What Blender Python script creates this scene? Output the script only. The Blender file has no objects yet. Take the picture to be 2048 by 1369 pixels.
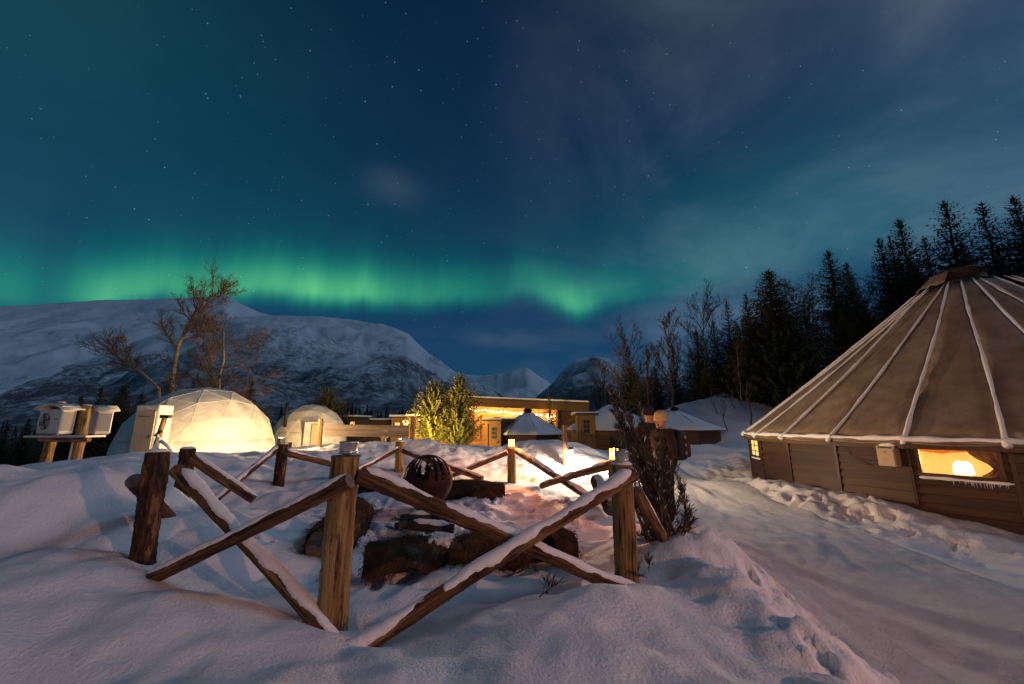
import bpy, math, random
import numpy as np
from mathutils import Vector, Matrix
sc = bpy.context.scene
COL = sc.collection
R = math.radians
# ------------------------------------------------------------------ camera
PITCH = R(11.5); FPX = 800.0; CAM = Vector((0, 0, 1.35))
cd = bpy.data.cameras.new('camera'); cam = bpy.data.objects.new('camera', cd); COL.objects.link(cam)
cam.location = CAM; cam.rotation_euler = (R(90) + PITCH, 0, 0)
cd.sensor_width = 36; cd.lens = 36 * FPX / 2048; cd.clip_start = .05; cd.clip_end = 30000
sc.camera = cam
sc.view_settings.view_transform = 'Standard'; sc.view_settings.look = 'None'
sc.view_settings.exposure = 0; sc.view_settings.gamma = 1
sc.cycles.use_denoising = True
sc.cycles.sample_clamp_indirect = 3.0
sc.cycles.max_bounces = 6; sc.cycles.diffuse_bounces = 3; sc.cycles.transparent_max_bounces = 12
CP, SP = math.cos(PITCH), math.sin(PITCH)
def ray(px, py):
    cx = (px - 1024) / FPX; cy = (684.5 - py) / FPX
    return Vector((cx, CP - SP * cy, SP + CP * cy))
def at(px, py, Y):
    d = ray(px, py); return CAM + d * (Y / d.y)
def onz(px, py, z):
    d = ray(px, py); return CAM + d * ((z - CAM.z) / d.z)
# ------------------------------------------------------------------ world: moonlit sky, aurora, thin cloud, stars
MOON_AZ, MOON_EL = R(84), R(38)
W = bpy.data.worlds.new('World'); sc.world = W; W.use_nodes = True
nt = W.node_tree; nt.nodes.clear()
class G:
    """tiny node-graph helper"""
    def __init__(s, t): s.t = t
    def n(s, kind, **kw):
        nd = s.t.nodes.new(kind)
        for k, v in kw.items():
            if k.startswith('i_'): nd.inputs[int(k[2:])].default_value = v
            else: setattr(nd, k, v)
        return nd
    def l(s, a, b): s.t.links.new(a, b)
    def m(s, op, a, b=None, c=None, clamp=False):
        nd = s.t.nodes.new('ShaderNodeMath'); nd.operation = op; nd.use_clamp = clamp
        for i, v in enumerate((a, b, c)):
            if v is None: continue
            if isinstance(v, (int, float)): nd.inputs[i].default_value = v
            else: s.l(v, nd.inputs[i])
        return nd.outputs[0]
    def ramp(s, fac, stops, interp='LINEAR', color=False):
        nd = s.t.nodes.new('ShaderNodeValToRGB'); nd.color_ramp.interpolation = interp
        e = nd.color_ramp.elements
        while len(e) < len(stops): e.new(.5)
        for q, (p, v) in zip(e, stops):
            q.position = p; q.color = tuple(v) + (1,) if color else (v, v, v, 1)
        s.l(fac, nd.inputs[0]); return nd.outputs[0]
    def gauss(s, x, c, w):
        d = s.m('DIVIDE', s.m('SUBTRACT', x, c), w)
        return s.m('EXPONENT', s.m('MULTIPLY', s.m('MULTIPLY', d, d), -1.0))
    def scale(s, col, f):
        nd = s.t.nodes.new('ShaderNodeVectorMath'); nd.operation = 'SCALE'
        if isinstance(col, tuple): nd.inputs[0].default_value = col
        else: s.l(col, nd.inputs[0])
        if isinstance(f, (int, float)): nd.inputs['Scale'].default_value = f
        else: s.l(f, nd.inputs['Scale'])
        return nd.outputs[0]
    def vadd(s, a, b, op='ADD'):
        nd = s.t.nodes.new('ShaderNodeVectorMath'); nd.operation = op
        for i, v in enumerate((a, b)):
            if isinstance(v, tuple): nd.inputs[i].default_value = v
            else: s.l(v, nd.inputs[i])
        return nd.outputs[0]
    def noise(s, vec, scale, detail=4, rough=.55, dim='3D', dist=0):
        nd = s.t.nodes.new('ShaderNodeTexNoise'); nd.noise_dimensions = dim
        nd.inputs['Scale'].default_value = scale; nd.inputs['Detail'].default_value = detail
        nd.inputs['Roughness'].default_value = rough; nd.inputs['Distortion'].default_value = dist
        s.l(vec, nd.inputs['W' if dim == '1D' else 'Vector']); return nd.outputs['Fac']
    def mix(s, f, a, b):
        nd = s.t.nodes.new('ShaderNodeMix'); nd.data_type = 'RGBA'
        if isinstance(f, (int, float)): nd.inputs[0].default_value = f
        else: s.l(f, nd.inputs[0])
        for i, v in ((6, a), (7, b)):
            if isinstance(v, tuple): nd.inputs[i].default_value = v[:3] + (1,)
            else: s.l(v, nd.inputs[i])
        return nd.outputs[2]
g = G(nt)
tc = g.n('ShaderNodeTexCoord').outputs['Generated']
sep = g.n('ShaderNodeSeparateXYZ'); g.l(tc, sep.inputs[0])
dx, dy, dz = sep.outputs
az = g.m('MULTIPLY', g.m('ARCTAN2', dx, dy), 180 / math.pi)
el = g.m('MULTIPLY', g.m('ARCSINE', dz), 180 / math.pi)
sky = g.n('ShaderNodeTexSky', sky_type='NISHITA', sun_disc=False, sun_elevation=MOON_EL, sun_rotation=MOON_AZ,
          altitude=200, air_density=1.0, dust_density=.6, ozone_density=2.0)
SKY_STRENGTH = .0105
base = g.vadd(g.scale(sky.outputs[0], SKY_STRENGTH), (.26, .66, .98), 'MULTIPLY')
elc = g.m('MAXIMUM', el, 0.0)
base = g.vadd(base, g.scale((.001, .024, .070), g.ramp(g.m('DIVIDE', elc, 90), [(0, 1.0), (.2, .8), (.42, .45), (.65, .22), (1, .15)])))
u = g.m('ADD', g.m('DIVIDE', az, 140), .5)
def U(a): return (a + 70) / 140
cen = g.m('MULTIPLY', g.ramp(u, [(U(-70), 9 / 40), (U(-47), 12.6 / 40), (U(-39), 15.4 / 40), (U(-26), 17. / 40), (U(-12), 17.8 / 40),
      (U(0), 19.2 / 40), (U(5), 18.3 / 40), (U(9.5), 16.6 / 40), (U(14), 17.4 / 40), (U(30), 19 / 40), (U(70), 20 / 40)], 'CARDINAL'), 40)
inten = g.ramp(u, [(U(-70), .3), (U(-56), .36), (U(-52), .42), (U(-50.5), .3), (U(-47), .78), (U(-43), .66), (U(-36), .72), (U(-25), .86),
      (U(-18), .62), (U(-8), .42), (U(2), .34), (U(8.5), .66), (U(13), .42), (U(19), .2), (U(36), .05), (U(70), .02)], 'CARDINAL')
wob = g.m('MULTIPLY', g.m('SUBTRACT', g.noise(g.m('MULTIPLY', az, .11), 1.0, 4, .55, '1D'), .5), 3.4)
d = g.m('SUBTRACT', el, g.m('ADD', cen, wob))
up = g.m('GREATER_THAN', d, 0.0)
sig = g.m('ADD', g.m('MULTIPLY', up, 1.9), 1.7)
sh = g.m('DIVIDE', d, sig)
core = g.m('EXPONENT', g.m('MULTIPLY', g.m('MULTIPLY', sh, sh), -1.0))
sh2 = g.m('DIVIDE', d, g.m('ADD', g.m('MULTIPLY', up, 8.0), 2.0))
veil = g.m('EXPONENT', g.m('MULTIPLY', g.m('MULTIPLY', sh2, sh2), -1.0))
rays = g.m('ADD', g.m('MULTIPLY', g.noise(az, .17, 3, .5, '1D'), .8), .6)
core = g.m('MULTIPLY', g.m('MULTIPLY', core, inten), rays)
veil = g.m('MULTIPLY', g.m('MULTIPLY', veil, g.m('SQRT', inten)), rays)
aur = g.vadd(g.scale((.0, .29, .105), core), g.scale((.11, .20, .01), g.m('POWER', core, 2.6)))
aur = g.vadd(aur, g.scale((.0, .034, .020), veil))
side = g.m('MULTIPLY', g.gauss(az, 36, 20), g.gauss(el, 23, 8))
aur = g.vadd(aur, g.scale((.004, .045, .034), side))
left = g.m('MULTIPLY', g.gauss(az, -62, 32), g.gauss(el, 36, 17))
aur = g.vadd(aur, g.scale((.001, .030, .016), left))
# cloud veil in a plane above
pl = g.n('ShaderNodeCombineXYZ'); den = g.m('ADD', g.m('MAXIMUM', dz, 0.0), .22)
g.l(g.m('DIVIDE', dx, den), pl.inputs[0]); g.l(g.m('DIVIDE', dy, den), pl.inputs[1])
cn = g.noise(pl.outputs[0], 1.6, 7, .56, '3D', .5)
cl = g.ramp(cn, [(.34, 0), (.78, 1)], 'EASE')
msk = g.ramp(u, [(U(-70), .10), (U(-8), .06), (U(10), .42), (U(26), .95), (U(70), 1)], 'EASE')
cl = g.m('ADD', g.m('MULTIPLY', cl, msk), g.m('MULTIPLY', g.m('MULTIPLY', g.gauss(az, 66, 26), g.gauss(el, 47, 16)), g.ramp(cn, [(.2, .25), (.7, 1)])))
small = g.m('MULTIPLY', g.m('MULTIPLY', g.gauss(az, -18.5, 4.0), g.gauss(el, 31.5, 2.0)), g.ramp(cn, [(.25, .2), (.7, 1)]))
low = g.m('MULTIPLY', g.m('MULTIPLY', g.gauss(az, -2, 13), g.gauss(el, 12.2, 1.3)), g.ramp(g.noise(pl.outputs[0], 2.0, 4), [(.3, 0), (.7, 1)]))
cl = g.m('ADD', cl, g.m('ADD', g.m('MULTIPLY', small, .55), g.m('MULTIPLY', low, .5)))
cloud = g.scale((.066, .076, .076), cl)
# stars
def stars(scale, rad, power, gain):
    v = g.n('ShaderNodeTexVoronoi', feature='F1'); v.inputs['Scale'].default_value = scale; g.l(tc, v.inputs['Vector'])
    s = g.ramp(v.outputs['Distance'], [(0, 1), (rad * .5, .8), (rad, 0)])
    cs = g.n('ShaderNodeSeparateColor'); g.l(v.outputs['Color'], cs.inputs[0])
    return g.m('MULTIPLY', g.m('MULTIPLY', s, g.m('POWER', cs.outputs[0], power)), gain)
st = g.m('ADD', stars(90, .12, 6, .30), g.m('ADD', stars(26, .034, 7, .8), stars(9, .013, 4, 1.5)))
st = g.m('MULTIPLY', st, g.m('SUBTRACT', 1.0, g.m('MINIMUM', g.m('MULTIPLY', cl, .8), .9)))
st = g.m('MULTIPLY', st, g.ramp(g.m('DIVIDE', elc, 20), [(.25, 0), (.8, 1)]))
tot = g.vadd(g.vadd(g.vadd(base, aur), cloud), g.scale((.75, .92, 1.0), st))
bg = g.n('ShaderNodeBackground'); g.l(tot, bg.inputs[0]); bg.inputs[1].default_value = 1.0
out = g.n('ShaderNodeOutputWorld'); g.l(bg.outputs[0], out.inputs[0])
W.cycles.sampling_method = 'MANUAL'; W.cycles.sample_map_resolution = 512
# moon (the one sun lamp)
sl = bpy.data.lights.new('moon_light', 'SUN'); sl.energy = .42; sl.angle = R(14); sl.color = (.56, .74, 1.0)
so = bpy.data.objects.new('moon_light', sl); COL.objects.link(so)
md = Vector((math.sin(MOON_AZ) * math.cos(MOON_EL), math.cos(MOON_AZ) * math.cos(MOON_EL), math.sin(MOON_EL)))
so.rotation_euler = md.to_track_quat('Z', 'Y').to_euler(); so.location = md * 60
# ------------------------------------------------------------------ helpers
def tag(o, label=None, cat=None, group=None, kind=None):
    if label: o['label'] = label
    if cat: o['category'] = cat
    if group: o['group'] = group
    if kind: o['kind'] = kind
    return o
def thing(name, loc, label, cat, group=None, rz=0):
    o = bpy.data.objects.new(name, None); COL.objects.link(o)
    o.location = loc; o.rotation_euler = (0, 0, rz); o.empty_display_size = .2
    return tag(o, label, cat, group)
def adopt(o, parent):
    """parent keeping the mesh where its world coordinates put it"""
    o.parent = parent
    if parent.type == 'EMPTY':
        M = Matrix.Translation(parent.location) @ parent.rotation_euler.to_matrix().to_4x4()
        o.matrix_parent_inverse = M.inverted()
def frame(d):
    d = d.normalized(); a = Vector((0, 0, 1)) if abs(d.z) < .9 else Vector((0, 1, 0))
    x = a.cross(d).normalized(); return x, d.cross(x).normalized()
class MB:
    def __init__(s): s.v = []; s.f = []; s.lg = []; s.mi = []; s.cur = 0
    def add(s, vs, fs, lg=None):
        o = len(s.v); s.v += [tuple(p) for p in vs]
        s.lg += [tuple(p) for p in (lg if lg is not None else vs)]
        s.f += [tuple(i + o for i in f) for f in fs]; s.mi += [s.cur] * len(fs); return s
    def box(s, c, size, rot=None, lgoff=None):
        c = Vector(c); h = Vector(size) / 2; vs = []; lg = []
        for i in range(8):
            p = Vector(((1 if i & 1 else -1) * h.x, (1 if i & 2 else -1) * h.y, (1 if i & 4 else -1) * h.z))
            a = sorted(((h.x, p.x), (h.y, p.y), (h.z, p.z)), key=lambda q: q[0])
            lg.append((a[0][1] + c.x, a[1][1] + c.z, a[2][1] + c.y * .37))
            vs.append(c + (rot @ p if rot else p))
        return s.add(vs, [(0, 2, 3, 1), (4, 5, 7, 6), (0, 1, 5, 4), (2, 6, 7, 3), (0, 4, 6, 2), (1, 3, 7, 5)], lg)
    def tube(s, pts, rad, sides=8, cap=True, rough=0, seed=0, off=None):
        pts = [Vector(p) for p in pts]; n = len(pts)
        if not hasattr(rad, '__len__'): rad = [rad] * n
        rg = random.Random(seed); ox, oy, oz = (rg.uniform(0, 90) for _ in range(3))
        x, y = frame(pts[1] - pts[0]); vs = []; lg = []; L = 0
        ph = [rg.uniform(0, 6.28) for _ in range(6)]
        for i, p in enumerate(pts):
            if i: L += (p - pts[i - 1]).length
            t = (pts[min(i + 1, n - 1)] - pts[max(i - 1, 0)]).normalized()
            x = (x - t * x.dot(t)).normalized(); y = t.cross(x)
            for k in range(sides):
                a = 6.28318 * k / sides
                r = rad[i] * (1 + rough * (math.sin(3 * a + ph[0] + L * 3) * .4 + math.sin(2 * a + ph[1] - L * 5) * .4 + math.sin(L * 9 + ph[2]) * .3 + rg.uniform(-.5, .5)))
                vs.append(p + x * (math.cos(a) * r) + y * (math.sin(a) * r))
                lg.append((math.cos(a) * rad[i] + ox, math.sin(a) * rad[i] + oy, L + oz))
        fs = []
        for i in range(n - 1):
            for k in range(sides):
                b = (k + 1) % sides
                fs.append((i * sides + k, i * sides + b, (i + 1) * sides + b, (i + 1) * sides + k))
        if cap: fs.append(tuple(range(sides - 1, -1, -1))); fs.append(tuple((n - 1) * sides + k for k in range(sides)))
        return s.add(vs, fs, lg)
    def lathe(s, c, prof, seg=16):
        c = Vector(c); vs = []; n = len(prof)
        for r, z in prof:
            for k in range(seg):
                a = 6.28318 * k / seg; vs.append(c + Vector((r * math.cos(a), r * math.sin(a), z)))
        fs = [(i * seg + k, i * seg + (k + 1) % seg, (i + 1) * seg + (k + 1) % seg, (i + 1) * seg + k) for i in range(n - 1) for k in range(seg)]
        fs += [tuple(range(seg - 1, -1, -1)), tuple((n - 1) * seg + k for k in range(seg))]
        return s.add(vs, fs)
    def mesh(s, name, mats, smooth=False):
        me = bpy.data.meshes.new(name); me.from_pydata(s.v, [], s.f)
        at_ = me.attributes.new('lg', 'FLOAT_VECTOR', 'POINT')
        at_.data.foreach_set('vector', np.array(s.lg, dtype=np.float32).ravel())
        for m in (mats if isinstance(mats, (list, tuple)) else [mats]): me.materials.append(m)
        if max(s.mi, default=0): me.polygons.foreach_set('material_index', s.mi)
        if smooth: me.polygons.foreach_set('use_smooth', [True] * len(me.polygons))
        me.update(); return me
    def build(s, name, mats, parent=None, smooth=False):
        o = bpy.data.objects.new(name, s.mesh(name, mats, smooth)); COL.objects.link(o)
        if parent: adopt(o, parent)
        return o
def rotz(a): return Matrix.Rotation(a, 3, 'Z')
# ------------------------------------------------------------------ materials (all procedural)
def mat(name, c1, c2=None, scale=4., rough=.8, bump=0., bscale=None, vec='lg', stretch=(1, 1, 1), lo=.35, hi=.65, metal=0., detail=6,
        dist=0., c3=None, c3lo=.6, c3hi=.7, c3scale=3., emit=None, es=0., bdist=.02, spec=.3, rnd=True):
    m = bpy.data.materials.new(name); m.use_nodes = True; t = m.node_tree; t.nodes.clear(); q = G(t)
    b = q.n('ShaderNodeBsdfPrincipled'); o = q.n('ShaderNodeOutputMaterial'); q.l(b.outputs[0], o.inputs[0])
    b.inputs['Roughness'].default_value = rough; b.inputs['Metallic'].default_value = metal
    b.inputs['Specular IOR Level'].default_value = spec; b.inputs['Base Color'].default_value = tuple(c1) + (1,)
    if emit: b.inputs['Emission Color'].default_value = tuple(emit) + (1,); b.inputs['Emission Strength'].default_value = es
    if c2 or bump:
        if vec == 'lg': s = q.n('ShaderNodeAttribute', attribute_name='lg').outputs['Vector']
        else: s = q.n('ShaderNodeTexCoord').outputs['Object']
        if rnd: s = q.vadd(s, q.scale((17., 31., 47.), q.n('ShaderNodeObjectInfo').outputs['Random']))
        sv = q.vadd(s, tuple(stretch), 'MULTIPLY')
    if c2:
        f = q.ramp(q.noise(sv, scale, detail, .6, '3D', dist), [(lo, 0), (hi, 1)])
        c = q.mix(f, tuple(c1), tuple(c2))
        if c3: c = q.mix(q.ramp(q.noise(sv, c3scale, 5, .65), [(c3lo, 0), (c3hi, 1)]), c, tuple(c3))
        q.l(c, b.inputs['Base Color'])
    if bump:
        bn = q.n('ShaderNodeBump'); bn.inputs['Strength'].default_value = bump; bn.inputs['Distance'].default_value = bdist
        q.l(q.noise(sv, bscale or scale, 6, .65), bn.inputs['Height']); q.l(bn.outputs[0], b.inputs['Normal'])
    return m
def emis(name, col, s):
    return mat(name, (.0, .0, .0), emit=col, es=s)
M = {}
M['snow'] = mat('snow', (.81, .825, .85), (.73, .75, .79), 1.2, .75, .7, 40, vec='obj', bdist=.03, rnd=False, spec=.25)
M['packed'] = mat('packed_snow', (.74, .755, .79), (.62, .635, .66), 9, .7, 1., 55, vec='obj', bdist=.03, rnd=False, spec=.3, c3=(.55, .555, .57), c3lo=.5, c3hi=.8, c3scale=2.4)
M['snowcap'] = mat('snow_cover', (.80, .815, .84), (.74, .76, .8), 6, .8, .6, 38, bdist=.015, spec=.2)
M['log'] = mat('peeled_log', (.30, .18, .07), (.035, .018, .010), 42, .85, 1., 70, stretch=(1, 1, .07), lo=.46, hi=.64, c3=(.42, .29, .13), c3lo=.52, c3hi=.62, c3scale=16, bdist=.03)
M['bark'] = mat('rough_bark', (.12, .062, .03), (.024, .014, .010), 38, .95, 1., 50, stretch=(1, 1, .22), lo=.38, hi=.6, c3=(.27, .145, .06), c3lo=.57, c3hi=.63, c3scale=15, bdist=.05)
M['rail'] = mat('rail_log', (.16, .082, .035), (.028, .015, .010), 46, .9, 1., 75, stretch=(1, 1, .08), lo=.44, hi=.62, c3=(.30, .19, .085), c3lo=.54, c3hi=.64, c3scale=18, bdist=.03)
M['endgrain'] = mat('cut_log_end', (.20, .17, .135), (.11, .09, .07), 20, .85, .4, 30)
M['plank'] = mat('dark_stained_plank', (.056, .022, .009), (.022, .009, .005), 9, .55, .5, 30, stretch=(1, 1, .07), c3=(.095, .045, .018), c3lo=.58, c3hi=.72, c3scale=6, bdist=.012, spec=.45)
M['trim'] = mat('dark_trim', (.085, .045, .022), (.05, .026, .014), 8, .6, .3, 20, stretch=(1, 1, .1))
M['greyplank'] = mat('weathered_plank', (.20, .165, .13), (.12, .095, .075), 7, .85, .6, 20, stretch=(1, 1, .06), c3=(.27, .23, .19), c3lo=.6, c3hi=.75)
M['cabin'] = mat('pine_boards', (.38, .19, .065), (.26, .12, .04), 6, .65, .4, 20, stretch=(1, 1, .08))
M['cabindark'] = mat('brown_boards', (.13, .075, .04), (.08, .045, .025), 6, .75, .4, 20, stretch=(1, 1, .08))
M['canvas'] = mat('frosted_canvas', (.25, .19, .138), (.17, .128, .092), 3.5, .85, .5, 22, vec='obj', stretch=(1, 1, .45), c3=(.32, .27, .22), c3lo=.52, c3hi=.75, c3scale=1.4, bdist=.02, rnd=False)
M['seam'] = mat('canvas_seam', (.12, .10, .085))
M['dome'] = mat('dome_membrane', (.72, .69, .62), (.54, .51, .46), 2.2, .5, .5, 5, vec='obj', bdist=.08, rnd=False, spec=.35)
M['domedoor'] = mat('door_panel', (.46, .38, .28), (.41, .33, .25), 3, .45, vec='obj', stretch=(2, 2, .2))
M['domeseam'] = mat('dome_seam', (.60, .57, .50))
M['rust'] = mat('rusted_steel', (.05, .014, .010), (.024, .008, .007), 9, .55, .4, 40, vec='obj', metal=.35, bdist=.004)
M['black'] = mat('black_metal', (.018, .018, .02), rough=.5)
M['white'] = mat('white_painted_steel', (.70, .68, .63), (.62, .60, .55), 6, .4, vec='obj', spec=.5)
M['tanmetal'] = mat('tan_metal', (.42, .31, .20), (.36, .26, .17), 6, .45, vec='obj', spec=.5)
M['grille'] = mat('grey_grille', (.30, .29, .27), rough=.5)
M['steel'] = mat('bright_steel', (.62, .60, .57), (.45, .43, .4), 12, .3, metal=.85)
M['needle'] = mat('spruce_needles', (.042, .06, .024), (.022, .034, .014), 1.3, .8, vec='obj', spec=.15)
M['pine'] = mat('young_pine_needles', (.13, .12, .028), (.075, .08, .02), 1.2, .8, vec='obj', spec=.15)
M['twig'] = mat('twig_bark', (.13, .085, .055), (.075, .05, .035), 3, .9, vec='obj')
M['birch'] = mat('birch_bark', (.42, .34, .26), (.20, .14, .10), 3.5, .85, .5, 12, stretch=(1, 1, 1.6), c3=(.05, .04, .035), c3lo=.62, c3hi=.68, c3scale=5)
M['juniper'] = mat('dry_juniper', (.085, .066, .042), (.045, .036, .025), 5, .9, vec='obj', c3=(.10, .095, .09), c3lo=.62, c3hi=.7, c3scale=9)
M['fur'] = mat('reindeer_fur', (.10, .066, .04), (.045, .028, .019), 6, 1., .8, 60, c3=(.24, .20, .16), c3lo=.60, c3hi=.74, c3scale=3.2, spec=.05)
M['char'] = mat('charred_wood', (.025, .022, .02), (.05, .042, .036), 12, .9, .8, 22, stretch=(1, 1, .3))
M['stone'] = mat('hearth_stone', (.24, .22, .2), (.14, .13, .12), 5, .9, .6, 12, vec='obj')
M['flame'] = emis('flame', (1, .50, .13), 70)
M['hearth'] = emis('hearth_flame', (1, .66, .30), 16)
M['bulb'] = emis('warm_bulb', (1, .62, .22), 45)
M['lampglow'] = emis('lamp_glass', (1, .74, .40), 30)
M['wax'] = mat('candle_wax', (.75, .66, .5))
M['lit'] = emis('lit_window_glass', (1, .55, .16), 1.6)
def glassmat(name='window_glass', tint=(.93, .95, .93, 1)):
    m = bpy.data.materials.new(name); m.use_nodes = True; t = m.node_tree; t.nodes.clear(); q = G(t)
    a = q.n('ShaderNodeBsdfTransparent'); a.inputs[0].default_value = tint
    b = q.n('ShaderNodeBsdfGlossy'); b.inputs['Roughness'].default_value = .05
    f = q.n('ShaderNodeFresnel'); f.inputs[0].default_value = 1.45
    x = q.n('ShaderNodeMixShader'); q.l(f.outputs[0], x.inputs[0]); q.l(a.outputs[0], x.inputs[1]); q.l(b.outputs[0], x.inputs[2])
    o = q.n('ShaderNodeOutputMaterial'); q.l(x.outputs[0], o.inputs[0]); return m
M['glass'] = glassmat(); M['amber'] = glassmat('amber_glow_glass', (1, .62, .26, 1))
_t = M['amber'].node_tree; _o = next(n for n in _t.nodes if n.type == 'OUTPUT_MATERIAL'); _e = _t.nodes.new('ShaderNodeEmission'); _e.inputs[0].default_value = (1, .36, .07, 1); _e.inputs[1].default_value = 4.5  # flame's halo put into the lantern glass as orange emission
_a = _t.nodes.new('ShaderNodeAddShader'); _t.links.new(_o.inputs[0].links[0].from_socket, _a.inputs[0]); _t.links.new(_e.outputs[0], _a.inputs[1]); _t.links.new(_a.outputs[0], _o.inputs[0])
def lamp(parent, loc, watts, col=(1, .62, .28), rad=.05, spot=None, aim=None, name='lamp_light'):
    l = bpy.data.lights.new(name, 'SPOT' if spot else 'POINT'); l.energy = watts; l.color = col; l.shadow_soft_size = rad
    o = bpy.data.objects.new(name, l); COL.objects.link(o); o.location = loc
    if spot: l.spot_size = spot; l.spot_blend = .7; o.rotation_euler = (Vector(loc) - Vector(aim)).to_track_quat('Z', 'Y').to_euler()
    if parent: adopt(o, parent)
    return o
# ------------------------------------------------------------------ terrain
_tab = np.random.RandomState(7).rand(256, 256)
def vnoise(x, y):
    xi = np.floor(x).astype(int); yi = np.floor(y).astype(int); fx = x - xi; fy = y - yi
    fx = fx * fx * fx * (fx * (fx * 6 - 15) + 10); fy = fy * fy * fy * (fy * (fy * 6 - 15) + 10)
    a = _tab[xi & 255, yi & 255]; b = _tab[(xi + 1) & 255, yi & 255]; c = _tab[xi & 255, (yi + 1) & 255]; d_ = _tab[(xi + 1) & 255, (yi + 1) & 255]
    return (a * (1 - fx) + b * fx) * (1 - fy) + (c * (1 - fx) + d_ * fx) * fy - .5
def fbm(x, y, o=4, g_=.5):
    s = 0; a = 1
    for i in range(o):
        s = s + a * vnoise(x * 2 ** i + 13.7 * i, y * 2 ** i + 7.3 * i); a *= g_
    return s
def sst(a, b, x):
    t = np.clip((x - a) / (b - a), 0, 1); return t * t * (3 - 2 * t)
# yurt-like big tent frame, needed for the snow bank along its wall
TD = 15.5; TAZ = R(49.7); TC = Vector((TD * math.sin(TAZ), TD * math.cos(TAZ), 0)); TR = 5.26
TU = Vector((-math.sin(TAZ), -math.cos(TAZ), 0)); TL = Vector((-math.cos(TAZ), math.sin(TAZ), 0)); TSTEP = 360 / 28
def tpt(th, r, z=0):
    th = R(th); p = TC + TU * (r * math.cos(th)) + TL * (r * math.sin(th)); return Vector((p.x, p.y, z))
CPTS = [  # pixel x, pixel y, distance along y
 (1024, 1369, 1.95), (512, 1369, 2.0), (0, 1369, 2.1), (1300, 1369, 2.05), (1400, 1369, 2.0), (250, 1250, 2.45), (700, 1330, 2.35), (850, 1320, 2.35), (1000, 1290, 2.35), (1200, 1270, 2.35),
 (665, 1264, 2.87), (780, 1297, 2.72), (900, 1268, 2.7), (1060, 1217, 2.85), (1190, 1168, 3.05), (1310, 1187, 3.1), (560, 1234, 2.93), (420, 1187, 3.05), (285, 1132, 3.25), (130, 1062, 3.6),
 (170, 945, 4.4), (0, 965, 4.2), (90, 1100, 3.2), (240, 1020, 3.9), (85, 946, 8.9), (350, 906, 8.5), (250, 932, 6.5), (450, 909, 10), (640, 905, 10.5), (700, 896, 11.5), (870, 888, 12.3), (780, 897, 12.0), (960, 911, 12), (1010, 942, 10.8),
 (1130, 906, 12), (1070, 881, 14), (1200, 902, 13.5), (1020, 890, 14.5), (1420, 1075, 4.15), (1345, 1112, 4.0), (1370, 1185, 3.35), (1400, 1300, 2.5), (1500, 1250, 2.9), (1480, 1150, 3.5), (1560, 1225, 3.4),
 (1300, 833, 24), (1400, 800, 27), (1490, 770, 30), (1490, 878, 20), (1420, 888, 21), (1540, 800, 32), (1440, 893, 17), (1360, 897, 17), (1530, 835, 24), (1600, 835, 25), (1560, 812, 28), (1650, 800, 30), (766, 903, 26), (700, 884, 38), (780, 884, 36), (740, 878, 44), (640, 892, 24), (850, 893, 24), (640, 914, 16), (760, 910, 16), (700, 913, 19), (850, 902, 17), (560, 916, 15)]
P3 = [tuple(at(*c)) for c in CPTS]
P3 += [(0, 0, .05), (-1.5, 0, .15), (1.5, 0, .08), (3, 0, -.3), (0, -3, 0), (-3, 0, .3), (3, -4, -.3), (-4, -4, .2), (-6, 2, .6), (-8, 5, .4),
 (-1.2, 3.1, 0), (-1.5, 5.5, -.06), (-2.4, 6.5, 0), (-3.3, 6.3, .05), (0, 6, 0), (-.8, 8.4, .05), (.5, 7.5, 0), (-3, 8.2, .08), (-2, 4, -.07), (-.2, 3.9, -.1), (.5, 4.3, -.06), (-1.1, 3.7, -.09), (-1.3, 6.5, .0),
 (-4.2, 5.6, .1), (-4.3, 8, .15), (-2.86, 10.5, .16), (0, 9.5, .04), (1.6, 6.3, 0), (1.0, 3.8, -.0), (1.5, 5.2, .02), (1.0, 8.6, .0), (1.3, 10, .17), (-1.5, 10.2, .1),
 (2.45, 3.74, -.28), (2.4, 3.1, -.28), (2.3, 2.4, -.28), (2.75, 5.2, -.27), (2.7, 7, -.22), (2.9, 9, -.12), (2.4, 1, -.28), (2.0, 5.2, .05), (2.1, 7.5, .0), (2.0, 3.0, -.0), (1.75, 2.2, .0),
 (4, 3, -.3), (4, 6, -.3), (4.2, 9, -.28), (4.2, 12, -.15), (6, 3, -.3), (5.6, 4.2, -.29), (4, 1, -.3), (5, -3, -.3), (8, 1, -.3), (9, 4, -.28),
 (-8, 12, .2), (-11, 12, -.1), (-14, 15, -.2), (-14, 19, -.25), (-14, 24, -.5), (-18, 36, -.2), (-20, 15, -1.8), (-26, 20, -4), (-12, 8.5, .15), (-14, 5, -.2), (-18, 9, -2.2), (2, 20, -.45), (4.5, 28, -.5), (10, 32, 1.0),
 (4, 15.3, .25), (5, 18, .2), (8, 13, -.1), (-30, 30, -6), (-40, 10, -9), (-10, 50, -3), (10, 50, 0), (22, 20, 3), (20, 12, 1.0), (20, 4, .8), (28, 38, 6), (-25, -10, -1), (0, -25, 0), (22, -15, 3)]
for th, zz in ((-30, -.05), (-20, -.1), (-14, -.22), (-5, -.27), (2, -.26), (8, -.2), (15, -.08), (24, .0), (35, .0), (45, -.05), (56, -.2), (70, -.3)):
    P3.append(tuple(tpt(th, TR + .12, zz)))
P3 += [tuple(tpt(-22, TR + .7, .12)), tuple(tpt(-16, TR + .75, .1)), tuple(tpt(18, TR + .7, -.02)), tuple(tpt(30, TR + .9, -.02)), tuple(tpt(42, TR + .9, -.04)), tuple(tpt(0, TR + 1.2, -.24)), tuple(TC)[:2] + (-.25,)]
P3 = np.array(P3)
def _k(r2): return .5 * r2 * np.log(r2 + 1e-9)
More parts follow.
